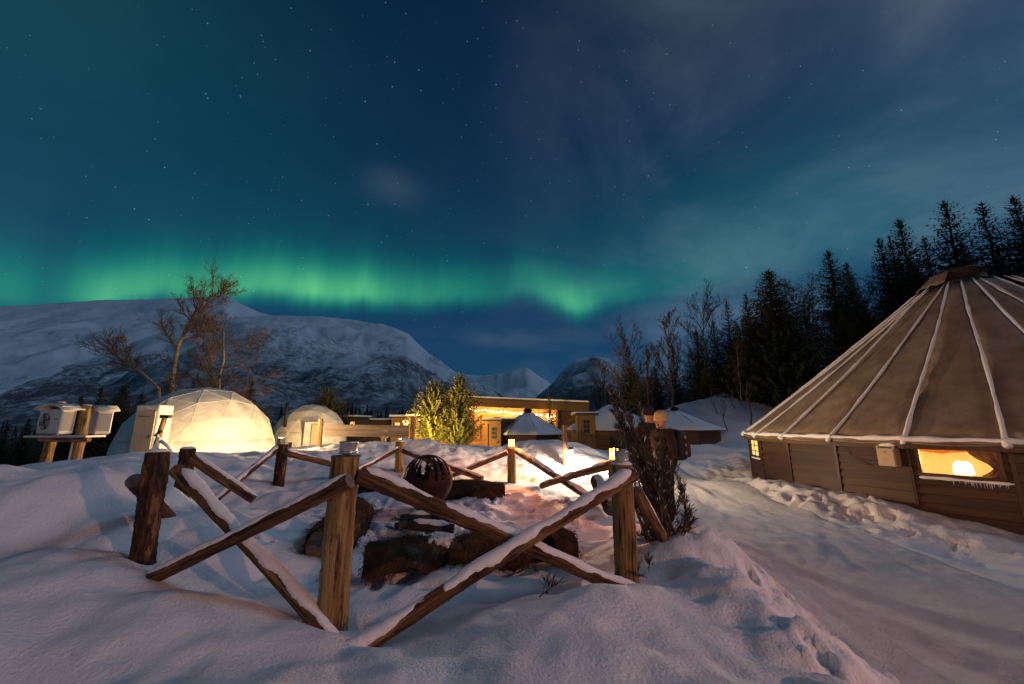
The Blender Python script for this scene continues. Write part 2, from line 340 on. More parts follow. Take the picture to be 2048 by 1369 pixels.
n_ = len(P3); K = _k(((P3[:, None, :2] - P3[None, :, :2]) ** 2).sum(-1)) + np.eye(n_) * .004
Pm = np.c_[np.ones(n_), P3[:, :2]]
def tps(x, y):
    s = wts[n_] + wts[n_ + 1] * x + wts[n_ + 2] * y
    for i in range(n_): s = s + wts[i] * _k((x - P3[i, 0]) ** 2 + (y - P3[i, 1]) ** 2)
    return s
ROAD = np.array([(4.4, -30), (4.2, -8), (4.0, 0), (3.95, 4), (4.0, 8), (4.5, 12), (4.4, 15)])
def road_d(x, y):
    cx = np.interp(y, ROAD[:, 1], ROAD[:, 0]); return np.abs(x - cx) + np.where(y > 15, (y - 15), 0)
def far(x, y):
    a = np.degrees(np.arctan2(x, y)); r = np.hypot(x, y)
    val = -3 - .05 * np.clip(r - 40, 0, 500)
    s1 = sst(14, 34, a) * (1 - sst(150, 175, a))
    s2 = sst(56, 70, a) * (1 - sst(125, 150, a))  # unseen steeper rise off to the right, shaped to block low moonlight
    hill = s1 * .17 * np.clip(r - 14, 0, 90) + s2 * .36 * np.clip(r - 16, 0, 130)
    beh = sst(120, 150, np.abs(a))
    return val * (1 - np.maximum(s1, beh)) + hill
def base_h(x, y):
    r = np.hypot(x, y); b = sst(26, 52, r)
    t = np.clip(tps(x, y), -14, 12)
    return t * (1 - b) + far(x, y) * b
def detail_h(x, y):
    rd = road_d(x, y); road = 1 - sst(1.15, 1.75, rd)
    off = 1 - road
    pit = np.exp(-(((x + 1.4) / 2.9) ** 2 + ((y - 6.4) / 2.9) ** 2) ** 2)
    h = .20 * fbm(x * .62 + 3, y * .62 + 9, 3) * off + .075 * fbm(x * 1.9, y * 1.9, 3) * off + .012 * fbm(x * 7, y * 7, 2) * off
    dx_ = (x - 2.0); berm = np.exp(-(dx_ / .62) ** 2) * sst(1.0, 2.2, y) * (1 - sst(4.6, 5.6, y))
    uu = x * .35 + y * 1.0
    h = h + berm * (.26 * fbm(uu * 3.0 + 2, x * 1.5, 3) - .10 * np.abs(fbm(uu * 5 + 9, x * 2.2, 3)) + .08 * fbm(x * 6, y * 6, 3))
    tr = np.hypot(x - TC.x, y - TC.y); tb = np.exp(-((tr - TR - .95) / .75) ** 2) * off
    h = h + tb * (.17 * fbm(x * 1.6 + 5, y * 1.6, 4, .6) + .05 * fbm(x * 7, y * 7, 2))
    foot = pit * (.09 * np.minimum(fbm(x * 2.6 + 40, y * 2.6, 2), .05) + .025 * fbm(x * 6, y * 6, 2))
    bank = np.exp(-((x + 5.2) / 1.8) ** 2 - ((y - 6.5) / 4.5) ** 2) + np.exp(-((x + 3) / 5) ** 2 - ((y - 11.8) / 1.6) ** 2)
    h = h + foot + bank * (.11 * np.abs(fbm(x * 1.5 + 11, y * 1.5, 3)) - .05 + .05 * fbm(x * 4.5, y * 4.5, 2))
    lump = np.exp(-((x + 3.8) / 1.5) ** 2 - ((y - 4.2) / 1.2) ** 2)
    h = h + lump * (.42 * np.abs(fbm(x * 1.25 + 3.3, y * 1.25 + 8, 3)) - .05)
    h = h + road * (.03 * fbm(x * 3.2, y * .6, 3) + .018 * fbm(x * 9, y * 5, 3) + .008 * fbm(x * 26, y * 26, 2))
    for mx, my, mh, ms in ((-1.15, 2.72, .07, .25), (-.85, 2.5, .05, .22), (.62, 3.0, .10, .34), (1.05, 3.35, .08, .3), (-2.75, 3.0, .09, .35), (-2.2, 2.75, .06, .3), (.1, 2.75, .06, .35)):
        h = h + mh * np.exp(-((x - mx) ** 2 + (y - my) ** 2) / ms ** 2)
    fade = 1 - sst(35, 70, np.hypot(x, y)) * .7
    return h * fade
# fit the smooth base so that base + relief passes through the measured points
wts = np.linalg.solve(np.block([[K, Pm], [Pm.T, np.zeros((3, 3))]]), np.r_[P3[:, 2] - detail_h(P3[:, 0], P3[:, 1]), np.zeros(3)])
def hgt(x, y): return base_h(x, y) + detail_h(x, y)
def gz(x, y): return float(hgt(np.array([float(x)]), np.array([float(y)]))[0])
def axis(dense, limit, grow=1.065):
    """dense: list of (start, end, step); grows geometrically outside"""
    a = [dense[0][0]]
    for s, e, st_ in dense:
        n = int(round((e - s) / st_)); a += list(s + (np.arange(n) + 1) * (e - s) / n)
    st_ = dense[0][2]; lo = []; p = a[0]
    while p > -limit: st_ *= grow; p -= st_; lo.append(p)
    st_ = dense[-1][2]; p = a[-1]; hi = []
    while p < limit: st_ *= grow; p += st_; hi.append(p)
    return np.array(lo[::-1] + a + hi)
def grid_mesh(name, X, Y, Z, m, mask=None):
    ny, nx = X.shape; me = bpy.data.meshes.new(name)
    v = np.c_[X.ravel(), Y.ravel(), Z.ravel()].astype(np.float32)
    idx = np.arange(nx * ny).reshape(ny, nx)
    q = np.stack([idx[:-1, :-1], idx[:-1, 1:], idx[1:, 1:], idx[1:, :-1]], -1).reshape(-1, 4)
    if mask is not None: q = q[mask.ravel()]
    me.vertices.add(len(v)); me.vertices.foreach_set('co', v.ravel())
    me.loops.add(q.size); me.loops.foreach_set('vertex_index', q.ravel().astype(np.int32))
    me.polygons.add(len(q)); me.polygons.foreach_set('loop_start', np.arange(0, q.size, 4, dtype=np.int32))
    me.polygons.foreach_set('use_smooth', np.ones(len(q), bool))
    me.materials.append(m); me.update(calc_edges=True); me.validate()
    o = bpy.data.objects.new(name, me); COL.objects.link(o); return o
xs = axis([(-9, -5, .08), (-5, 3.2, .034), (3.2, 11, .06)], 4000); ys = axis([(.4, 1.3, .08), (1.3, 5.6, .034), (5.6, 14, .06)], 4000)
X, Y = np.meshgrid(xs, ys)
H = hgt(X, Y)
rd = road_d(X, Y)
H -= .05 * (1 - sst(1.0, 1.5, rd)) * (Y > -28) * (Y < 15)
tin = 1 - sst(TR - .5, TR - .3, np.hypot(X - TC.x, Y - TC.y)); H = H * (1 - tin) + tin * -.6
# trodden footprints in the pit, beside the road and along the path to the huts
prg = random.Random(17)
def tread(n, fx):
    for i in range(n):
        x0, y0, a_ = fx(i); dep = prg.uniform(.035, .075)
        ix0, ix1 = np.searchsorted(xs, (x0 - .3, x0 + .3)); iy0, iy1 = np.searchsorted(ys, (y0 - .3, y0 + .3))
        if ix1 <= ix0 or iy1 <= iy0: continue
        XX = X[iy0:iy1, ix0:ix1] - x0; YY = Y[iy0:iy1, ix0:ix1] - y0; ca, sa = math.cos(a_), math.sin(a_)
        u_ = (XX * ca + YY * sa) / .15; v_ = (-XX * sa + YY * ca) / .062; q = u_ * u_ + v_ * v_
        H[iy0:iy1, ix0:ix1] += -dep * (1 - sst(.6, 1.15, q)) + dep * .35 * np.exp(-((np.sqrt(q) - 1.45) / .28) ** 2)
tread(150, lambda i: (lambda a, r: (-1.3 + r * math.cos(a), 6.4 + r * math.sin(a), prg.uniform(0, 6.3)))(prg.uniform(0, 6.3), 2.6 * math.sqrt(prg.random())))
tread(60, lambda i: (prg.gauss(2.35, .28), prg.uniform(2.0, 9), prg.gauss(1.57, .4)))
tread(70, lambda i: (prg.gauss(5.9, .35), prg.uniform(5.5, 12), prg.gauss(1.57, .6)))
ground = grid_mesh('ground', X, Y, H, M['snow']); tag(ground, 'deep wind-smoothed snow covering the whole camp', kind='structure')
rx = np.linspace(-1.55, 1.55, 64); ry = axis([(1.4, 7, .05), (7, 14.8, .09)], 26); ry = ry[ry < 14.9]
RX, RY = np.meshgrid(rx, ry); CXr = np.interp(RY, ROAD[:, 1], ROAD[:, 0])
RZ = hgt(RX + CXr, RY) - .07 * sst(0, .3, np.abs(RX) - 1.18 - .22 * fbm(RY * .8 + np.sign(RX) * 9, RX * 0, 3)) - .001
road = grid_mesh('road', RX + CXr, RY, RZ, M['packed']); tag(road, 'packed snow road beside the big round tent', kind='structure')
# ------------------------------------------------------------------ mountains
def mountain_mat(name, t0, t1, rockscale, dens):
    m = bpy.data.materials.new(name); m.use_nodes = True; t = m.node_tree; t.nodes.clear(); q = G(t)
    b = q.n('ShaderNodeBsdfPrincipled'); o = q.n('ShaderNodeOutputMaterial'); q.l(b.outputs[0], o.inputs[0])
    b.inputs['Roughness'].default_value = .9; b.inputs['Specular IOR Level'].default_value = .1
    p = q.n('ShaderNodeTexCoord').outputs['Object']; sp = q.n('ShaderNodeSeparateXYZ'); q.l(p, sp.inputs[0])
    hh = q.m('ADD', sp.outputs[2], q.m('MULTIPLY', q.m('SUBTRACT', q.noise(p, .004, 5), .5), (t1 - t0) * 1.2))
    treez = q.ramp(q.m('DIVIDE', q.m('SUBTRACT', hh, t0), t1 - t0), [(0, 1), (1, 0)])
    tree = q.noise(q.vadd(p, (1, 1, .5), 'MULTIPLY'), .07, 7, .85)
    gul = q.noise(q.vadd(p, (1, .35, .35), 'MULTIPLY'), .016, 4, .6)
    f = q.ramp(q.m('ADD', q.m('ADD', q.m('MULTIPLY', tree, .62), q.m('MULTIPLY', gul, .38)), q.m('MULTIPLY', treez, dens)), [(.62, 0), (.78, .88)])
    f = q.m('MULTIPLY', f, q.ramp(treez, [(.0, 0), (.25, 1)]))
    rock = q.m('MULTIPLY', q.ramp(q.noise(p, rockscale, 6, .7), [(.60, 0), (.67, 1)]), q.ramp(q.noise(p, .0032, 3), [(.46, 0), (.58, 1)]))
    c = q.mix(f, (.74, .76, .80), (.025, .03, .033)); c = q.mix(q.m('MULTIPLY', rock, .85), c, (.07, .068, .07)); q.l(c, b.inputs['Base Color'])
    bn = q.n('ShaderNodeBump'); bn.inputs['Strength'].default_value = .7; bn.inputs['Distance'].default_value = 5
    q.l(q.noise(p, .03, 6, .7), bn.inputs['Height']); q.l(bn.outputs[0], b.inputs['Normal']); return m
def skyline(pts, dist):
    az_, el_ = [], []
    for px, py in pts:
        d_ = ray(px, py); az_.append(math.degrees(math.atan2(d_.x, d_.y))); el_.append(d_.z / math.hypot(d_.x, d_.y))
    return az_, el_
def mountain(name, pts, dist, r0, z0, m, a0, a1, label, power=1.0, rough=1., seed=0, na=420, nr=150):
    A, E = skyline(pts, dist); aa = np.linspace(a0, a1, na); ee = np.interp(aa, A, E)
    ker = np.ones(5) / 5; ee = np.convolve(np.pad(ee, 2, 'edge'), ker, 'valid')
    ss = np.linspace(0, 1.25, nr); AA, S = np.meshgrid(np.radians(aa), ss)
    EE = np.tile(ee, (nr, 1)); r = r0 + (dist - r0) * S
    x = r * np.sin(AA); y = r * np.cos(AA); zr = CAM.z + EE * dist
    prof = np.where(S <= 1, S ** power, 1 - (S - 1) * 1.2)
    z = z0 + (zr - z0) * prof
    amp = np.clip(S * (1.02 - S) * 4, 0, 1) * rough * dist
    n = .045 * fbm(x / dist * 7 + seed, y / dist * 7, 4) - .012 * np.abs(fbm(x / dist * 22 + seed, y / dist * 22 + 5, 4))
    z = z + n * amp + rough * dist * .0012 * fbm(x / dist * 60 + seed, y / dist * 60, 4) * np.clip(S * 3, 0, 1)
    o = grid_mesh(name, x, y, z, m); tag(o, label, kind='structure'); return o
mA = mountain_mat('mountain_open_snow', -60, 150, .02, .35); mB = mountain_mat('mountain_birch_slope', 40, 430, .018, .28); mC = mountain_mat('far_peak_snow', -100, 50, .01, .2)
mountain('mountain', [(-900, 640), (-300, 625), (0, 613), (100, 607), (200, 600), (310, 598), (400, 595), (450, 589), (480, 606), (520, 624), (600, 640), (700, 690), (800, 760), (900, 830)], 4200, 1400, -20, mA, -66, -6, 'broad snowy mountain plateau rising to a small peak', 1.15, .8, 3)
mountain('mountain', [(-900, 850), (-300, 815), (0, 775), (100, 742), (200, 706), (300, 672), (400, 650), (480, 634), (560, 630), (640, 635), (700, 640), (760, 650), (815, 666), (835, 686), (870, 716), (910, 746), (950, 767), (1000, 790), (1060, 825), (1150, 850)], 2600, 420, -24, mB, -66, 10, 'rounded dark-wooded mountain flank in front of the plateau', 1.05, 1.0, 11)
mountain('mountain', [(700, 800), (850, 760), (925, 748), (985, 753), (1020, 747), (1055, 739), (1078, 752), (1100, 768), (1160, 800), (1300, 850)], 7000, 3000, -24, mC, -20, 20, 'small distant white peak at the end of the valley', 1.0, .9, 5, 260, 90)
mountain('mountain', [(1000, 850), (1060, 800), (1095, 776), (1125, 750), (1150, 731), (1196, 716), (1230, 738), (1280, 760), (1400, 750), (1700, 700), (2000, 690)], 5200, 900, -24, mountain_mat('shaded_slope', 60, 700, .01, .33), -4, 52, 'steep blue mountain slope behind the bare birches', 1.0, .9, 23, 300, 110)
# ------------------------------------------------------------------ log fence round the fire pit
def lerp(a, b, t): return Vector(a) * (1 - t) + Vector(b) * t
def snow_strip(mb, p0, p1, r, th=.03, half=1.15, seed=0, nseg=None, up=Vector((0, 0, 1)), t0=0., t1=1., taper=True, rends=None):
    """snow lying along the top of a log: lens-shaped in section, uneven in width and thickness"""
    rg = random.Random(seed); p0 = Vector(p0); p1 = Vector(p1); L = (p1 - p0).length; n = nseg or max(12, int(L / .022)); na = 9
    ax = (p1 - p0).normalized(); side = ax.cross(up).normalized(); nrm = side.cross(ax).normalized(); vs = []; fs = []
    ph = [rg.uniform(0, 6.3) for _ in range(8)]; wl = wr = 0.
    for i in range(n + 1):
        t = t0 + (t1 - t0) * i / n; c = lerp(p0, p1, t); s = L * t
        rr = r if rends is None else r * (1 - t) + rends * t
        e = min(1., i / 2.5, (n - i) / 2.5) if taper else 1.
        wl = .8 * wl + rg.gauss(0, .075); wr = .8 * wr + rg.gauss(0, .075); bare = max(0., math.sin(s * 2.3 + ph[6]) + math.sin(s * 5.1 + ph[7]) - 1.15)
        e *= 1 - .55 * min(1, bare * 1.6)
        thick = th * (1 + .35 * math.sin(s * 5 + ph[0]) + .25 * math.sin(s * 13 + ph[1]) + rg.uniform(-.1, .1)) * (.15 + .85 * e)
        hl = half * (1 + .16 * math.sin(s * 7 + ph[2]) + .10 * math.sin(s * 19 + ph[3]) + 0) * (.4 + .6 * e) + wl
        hr = half * (1 + .16 * math.sin(s * 6 + ph[4]) + .10 * math.sin(s * 21 + ph[5]) + 0) * (.4 + .6 * e) + wr
        for k in range(na):
            q = -1 + 2 * k / (na - 1); a = q * (hl if q < 0 else hr)
            rad = rr * .97 + thick * max(0., 1 - abs(q) ** 2.6) + (.004 if 0 < k < na - 1 else -.01)
            vs.append(c + nrm * (rad * math.cos(a)) + side * (rad * math.sin(a)))
    for i in range(n):
        for k in range(na - 1): fs.append((i * na + k, (i + 1) * na + k, (i + 1) * na + k + 1, i * na + k + 1))
    mb.add(vs, fs); return mb
def log(mb, p0, p1, r0, r1, sides=14, seed=0, rough=.10, bend=.015, seg=None):
    p0 = Vector(p0); p1 = Vector(p1); L = (p1 - p0).length; n = seg or max(6, int(L / .12)); rg = random.Random(seed)
    x, y = frame(p1 - p0); ph = rg.uniform(0, 6.3); b = bend * L
    pts = [lerp(p0, p1, i / n) + x * (b * math.sin(3.14 * i / n) * math.cos(ph)) + y * (b * math.sin(3.14 * i / n) * math.sin(ph)) for i in range(n + 1)]
    rad = [(r0 + (r1 - r0) * i / n) * (1 + rg.uniform(-.03, .03)) for i in range(n + 1)]
    mb.tube(pts, rad, sides, False, rough, seed)
    mb.cur = 1
    for e, d_, rr in ((pts[0], -1, rad[0]), (pts[-1], 1, rad[-1])):
        u_, v_ = frame(p1 - p0); ring = [e + u_ * (rr * 1.0 * math.cos(k * 6.283 / sides)) + v_ * (rr * 1.0 * math.sin(k * 6.283 / sides)) for k in range(sides)]
        mid = e + (p1 - p0).normalized() * (d_ * .012)
        mb.add(ring + [mid], [((k, (k + 1) % sides, sides) if d_ > 0 else ((k + 1) % sides, k, sides)) for k in range(sides)])
    mb.cur = 0
    return pts, rad
fence = thing('log_fence', (-1.4, 6.4, 0), 'rustic log fence of crossed snow-topped rails ringing the fire pit', 'fence')
POSTS = {  # top pixel, distance, base z, radius, material
 'P1': ((315, 905), 3.36, .25, .078, 'bark'), 'P2': ((692, 912), 3.0, -.05, .098, 'log'), 'P3': ((1243, 930), 3.81, -.05, .098, 'log'),
 'P4': ((1023, 897), 9.5, .0, .10, 'log'), 'P5': ((567, 889), 8.0, .1, .095, 'bark'), 'P6': ((376, 898), 5.5, .08, .085, 'bark'),
 'P7': ((800, 884), 10.5, .1, .105, 'log'), 'P8': ((1229, 924), 6.3, -.05, .098, 'log')}
PT = {}
for i, (k, ((px, py), Yp, zb, r, mm)) in enumerate(POSTS.items()):
    top = at(px, py, Yp); PT[k] = top; mb = MB()
    lean = Vector((-.06 if k == 'P1' else 0, 0, 0))
    log(mb, (top.x - lean.x, top.y, zb - .45), top, r * (1.10 if mm == 'bark' else 1.03), r, 40, 40 + i, .10 if mm == 'bark' else .035, .008, 60)
    po = mb.build('post', [M[mm], M['endgrain']], fence, True)
    for pl_ in po.data.polygons:
        if pl_.material_index == 1: pl_.use_smooth = False
    if k not in ('P4', 'P8', 'P2'):
        cap = MB(); rg = random.Random(i); prof = [(r * .93, .004), (r * .9, .016), (r * .6, .026), (r * .05, .03)]
        cap.lathe(top, prof, 16); cap.build('snow_cap', M['snowcap'], po, True)
def sink(p, d_=.09): return Vector((p.x, p.y, min(p.z, gz(p.x, p.y) - d_)))
def rail(a, b, r0, r1, seed, snow=.028, half=1.15, mm='rail', t0=0., t1=1.):
    mb = MB(); pts, rad = log(mb, a, b, r0, r1, 26, seed, .045, .006, max(24, int((Vector(b) - Vector(a)).length / .035)))
    o = mb.build('rail', [M[mm], M['endgrain']], fence, True)
    for pl_ in o.data.polygons:
        if pl_.material_index == 1: pl_.use_smooth = False
    if snow:
        s = MB(); snow_strip(s, a, b, r0, snow, half, seed, t0=t0, t1=t1, rends=r1); s.build('snow_strip', M['snowcap'], o, True)
    return o
rail(at(352, 940, 3.28), sink(at(690, 1228, 2.86)), .050, .048, 1, .022, 1.0, t0=.03, t1=.97)
rail(sink(at(258, 1180, 3.12)), at(700, 962, 2.86), .042, .05, 2, .012, .85, t0=.1)
rail(at(718, 950, 3.0), sink(at(1300, 1204, 3.62)), .062, .052, 3, .024, 1.1, t0=.01, t1=.99)
rail(sink(at(640, 1350, 2.66)), at(1268, 950, 3.66), .052, .054, 4, .025, 1.15, 'rail', .02, .99)
rail(at(268, 962, 3.42), at(352, 1052, 4.3), .058, .055, 5, .012, .6)
rail(at(384, 916, 5.4), at(508, 1000, 5.6), .062, .056, 6, .014, .7)
rail(at(556, 897, 8.0), at(408, 1020, 6.2), .06, .05, 7, .02, 1.0)
rail(at(572, 906, 7.9), at(745, 952, 9.6), .062, .055, 8, .014, .8)
rail(at(796, 898, 10.4), at(640, 985, 8.0), .058, .055, 9, .014, .8)
rail(at(806, 902, 10.3), at(965, 958, 9.2), .06, .06, 10, .022, 1.0)
rail(at(1016, 906, 9.4), at(880, 962, 9.9), .055, .05, 11, .016, .8)
rail(at(1032, 902, 9.4), at(1185, 1000, 7.2), .06, .055, 12, .024, 1.1)
rail(at(1084, 972, 8.6), at(1226, 930, 6.25), .058, .06, 13, .024, 1.1)
rail(at(1272, 982, 3.95), at(1330, 1086, 4.25), .055, .05, 14, .01, .6)
rail(at(1194, 962, 5.2), at(1222, 1018, 4.4), .085, .075, 15, .012, .7, 'bark')
# ------------------------------------------------------------------ candle lanterns on the posts
def lantern(top, label, lit, w=6.):
    t = thing('candle_lantern', top, label, 'lantern', 'lanterns on the fence posts')
    c = Vector(top); rr = .074 if lit else .062
    m1 = MB().lathe(c, [(rr * .9, .002), (rr * 1.05, .004), (rr * 1.05, .018), (rr * .97, .02)], 18); m1.build('base_ring', M['black'] if lit else M['steel'], t, True)
    if lit:
        m2 = MB()
        for k in range(18):
            a = k * 6.2832 / 18; b = (k + 1) * 6.2832 / 18
            m2.add([c + Vector((rr * math.cos(q) * s, rr * math.sin(q) * s, z)) for q, z, s in ((a, .02, .92), (b, .02, .92), (b, .18, .92), (a, .18, .92))], [(0, 1, 2, 3)])
        m2.build('glass', M['amber'], t, True)
        MB().lathe(c, [(.030, .02), (.030, .075), (.012, .078)], 12).build('candle', M['wax'], t, True)
        MB().lathe(c, [(.006, .082), (.024, .10), (.028, .118), (.016, .15), (.002, .185)], 10).build('flame', M['flame'], t, True)
        lamp(t, c + Vector((0, 0, .19)), w, (1, .38, .10), .02)
    else:
        mw = MB(); seg = 20; vs = []; fs = []
        for rq, zz in ((rr, .018), (rr, .075), (rr * 1.06, .078), (rr * 1.06, .088), (rr * .9, .088), (rr * .9, .02)):
            vs += [c + Vector((rq * math.cos(k * 6.2832 / seg), rq * math.sin(k * 6.2832 / seg), zz)) for k in range(seg)]
        for i in range(5): fs += [(i * seg + k, i * seg + (k + 1) % seg, (i + 1) * seg + (k + 1) % seg, (i + 1) * seg + k) for k in range(seg)]
        mw.add(vs, fs); mw.build('cup', M['steel'], t, True)
        MB().lathe(c, [(rr * .85, .02), (rr * .85, .04), (.004, .05)], 16).build('snow_fill', M['snowcap'], t, True)
    return t
LW = 150.
lantern(PT['P4'] + Vector((0, 0, .013)), 'lit glass candle lantern on the rear fence post below the peaked hut roof', True, LW)
lantern(PT['P8'] + Vector((0, 0, .013)), 'lit candle lantern just left of the leaning dry juniper', True, LW * .2)
lantern(PT['P2'] + Vector((.015, 0, .013)), 'unlit shiny steel candle cup on the nearest fence post', False)
lantern(PT['P3'] + Vector((.0, 0, .034)), 'unlit steel candle cup on the yellowish post in front of the lit lantern', False)
# ------------------------------------------------------------------ fire globe
gc = at(855, 961, 6.5); GR = .385; gg = thing('fire_globe', (gc.x, gc.y, gz(gc.x, gc.y)), 'rusty round steel fire globe cut with a forest silhouette', 'fire globe')
na_, ne_ = 132, 66; rgx = random.Random(4)
trees_ = [(a_, rgx.uniform(.6, 1.15), rgx.uniform(.16, .30)) for a_ in np.arange(0, 6.28, .36)]
def solid(a_, e_):
    if e_ < .12 + .05 * math.sin(a_ * 3 + 1) or e_ > 1.12: return True
    f_ = math.atan2(math.sin(a_ + 1.45), math.cos(a_ + 1.45))
    for ta, th_, tw in trees_:
        if abs(math.atan2(math.sin(ta + 1.45), math.cos(ta + 1.45)) + .05) < .22: continue
        dd = abs(math.atan2(math.sin(a_ - ta), math.cos(a_ - ta))) * math.cos(e_)
        k_ = (e_ - .1) / th_
        if dd < .018: return True
        if k_ < 1 and dd < tw * (1 - k_) * (.45 + .55 * ((k_ * 6) % 1.0)): return True
    if abs(f_ - .32) < .012 + .10 * max(0, math.sin(e_ * 21)) * (e_ > .3) * .6: return True
    return False
mb = MB(); vs = []; fs = []
for j in range(ne_ + 1):
    e_ = -1.50 + (3.0) * j / ne_
    for i in range(na_):
        a_ = i * 6.28318 / na_; vs.append(gc + Vector((math.cos(a_) * math.cos(e_), math.sin(a_) * math.cos(e_), math.sin(e_))) * GR)
for j in range(ne_):
    e_ = -1.50 + 3.0 * (j + .5) / ne_
    for i in range(na_):
        if solid((i + .5) * 6.28318 / na_, e_): fs.append((j * na_ + i, j * na_ + (i + 1) % na_, (j + 1) * na_ + (i + 1) % na_, (j + 1) * na_ + i))
mb.add(vs, fs); go = mb.build('shell', M['rust'], gg, True); sm = go.modifiers.new('Solidify', 'SOLIDIFY'); sm.thickness = .008
for a_ in (.3, 2.4, 4.5):
    MB().tube([gc + Vector((math.cos(a_) * .2, math.sin(a_) * .2, -.33)), gc + Vector((math.cos(a_) * .34, math.sin(a_) * .34, -.56))], .018, 8).build('foot', M['rust'], gg, True)
MB().lathe(gc + Vector((0, 0, -.37)), [(.14, -.06), (.15, -.02), (.10, .0)], 18).build('collar', M['rust'], gg, True)
# ------------------------------------------------------------------ benches with hides
def fur_tufts(mb, pts_n, n, ln, seed):
    rg = random.Random(seed)
    for _ in range(n):
        p, nn = pts_n[rg.randrange(len(pts_n))]
        p = p + Vector((rg.uniform(-.04, .04), rg.uniform(-.04, .04), rg.uniform(-.02, .01)))
        d_ = (nn * .6 + Vector((rg.uniform(-.7, .7), rg.uniform(-.7, .7), rg.uniform(-1.1, -.1)))).normalized(); s_ = d_.cross(Vector((rg.uniform(-1, 1), rg.uniform(-1, 1), .3))).normalized() * .004
        l_ = ln * rg.uniform(.5, 1.3); mb.add([p - s_, p + s_, p + d_ * l_], [(0, 1, 2)])
def hide(parent, a, b, r, t0, t1, seed, wrap=2.1):
    """fur draped over a log: thick, lumpy, hanging unevenly on both sides"""
    a = Vector(a); b = Vector(b); ax = (b - a).normalized(); side = ax.cross(Vector((0, 0, 1))).normalized(); rg = random.Random(seed)
    n, k_ = 22, 19; mb = MB(); vs = []; pn = []; ph = [rg.uniform(0, 6.3) for _ in range(6)]
    for i in range(n + 1):
        t = t0 + (t1 - t0) * i / n; c = lerp(a, b, t); e = min(1, i / 3, (n - i) / 3)
        for j in range(k_):
            q = -1 + 2 * j / (k_ - 1); ang = q * wrap * (1 + .12 * math.sin(t * 19 + ph[0] + (q > 0) * 2)); rr = r * (1.22 + .10 * math.sin(t * 23 + q * 4 + ph[1]) + .08 * math.sin(q * 9 + t * 11 + ph[2]) + rg.uniform(-.03, .03)) * (.80 + .20 * e)
            if abs(ang) > 1.57: off = side * (math.copysign(rr, ang)) + Vector((0, 0, -(abs(ang) - 1.57) * rr))
            else: off = side * (rr * math.sin(ang)) + Vector((0, 0, rr * math.cos(ang)))
            vs.append(c + off); pn.append((c + off, off.normalized()))
    fs = [(i * k_ + j, i * k_ + j + 1, (i + 1) * k_ + j + 1, (i + 1) * k_ + j) for i in range(n) for j in range(k_ - 1)]
    mb.add(vs, fs, [(v.x, v.y, v.z) for v in vs]); fur_tufts(mb, pn, 2600, .05, seed)
    return mb.build('fur_hide', M['fur'], parent, True)
def bench(a, b, r, label, hides, seed, lift=.0, snow=None):
    a = Vector(a); b = Vector(b); mid = (a + b) / 2; t = thing('log_bench', (mid.x, mid.y, gz(mid.x, mid.y)), label, 'bench', 'log benches in the fire pit')
    mb = MB(); log(mb, a, b, r, r * .95, 16, seed, .07, .01); mb.build('seat_log', [M['bark'], M['endgrain']], t, True)
    for h_ in hides: hide(t, a, b, r, h_[0], h_[1], seed + int(h_[0] * 50))
    if snow:
        s = MB(); snow_strip(s, a, b, r, snow[2], .9, seed, t0=snow[0], t1=snow[1]); s.build('snow_strip', M['snowcap'], t, True)
    return t
bench((-1.36, 4.22, .06), (.62, 4.62, .07), .14, 'long log bench under brown hides across the front of the pit', [(-.03, .34), (.36, .58), (.62, 1.02)], 21, snow=(.26, .4, .05))
bench((-1.98, 4.55, .08), (-2.12, 5.85, .14), .19, 'short fur-draped log bench left of the nearest post', [(-.04, 1.02)], 22)
b3 = bench((-2.85, 8.15, .13), (-.2, 7.75, .12), .15, 'rear log bench with pale hides behind the fire globe', [(-.02, .30), (.52, 1.02)], 23, snow=(.3, .52, .05))
# ------------------------------------------------------------------ firewood in the pit
fw = at(852, 1042, 5.5); rg = random.Random(8)
for k, (dx0, dy0, zz, an, ln, rr) in enumerate([(-.02, .05, .13, .12, .62, .075), (.05, -.08, .06, -.12, .66, .06), (-.06, .16, .07, .3, .55, .06), (.1, .1, .2, -.35, .5, .045), (-.24, -.05, .10, 1.0, .32, .04)]):
    c = Vector((fw.x + dx0, fw.y + dy0, gz(fw.x, fw.y) + zz)); d_ = Vector((math.cos(an), math.sin(an), .06 * (-1) ** k)) * ln / 2
    mb = MB(); log(mb, c - d_, c + d_, rr, rr * .85, 9, 60 + k, .2, .02, 6)
    fo = mb.build('firewood_log', [M['char'], M['char']], None, False)
    tag(fo, ['thickest charred log lying across the firewood heap', 'charred log at the front of the firewood heap, snow lying along it', 'charred log half hidden at the back of the firewood heap', 'thin charred stick crossing the top of the firewood heap', 'short charred stump end left of the firewood heap'][k], 'firewood', 'charred firewood in the pit')
    if k in (0, 1): s = MB(); snow_strip(s, c - d_, c + d_, rr, .022, .8, 90 + k, 14, t0=.2, t1=.9); s.build('snow_strip', M['snowcap'], fo, True)
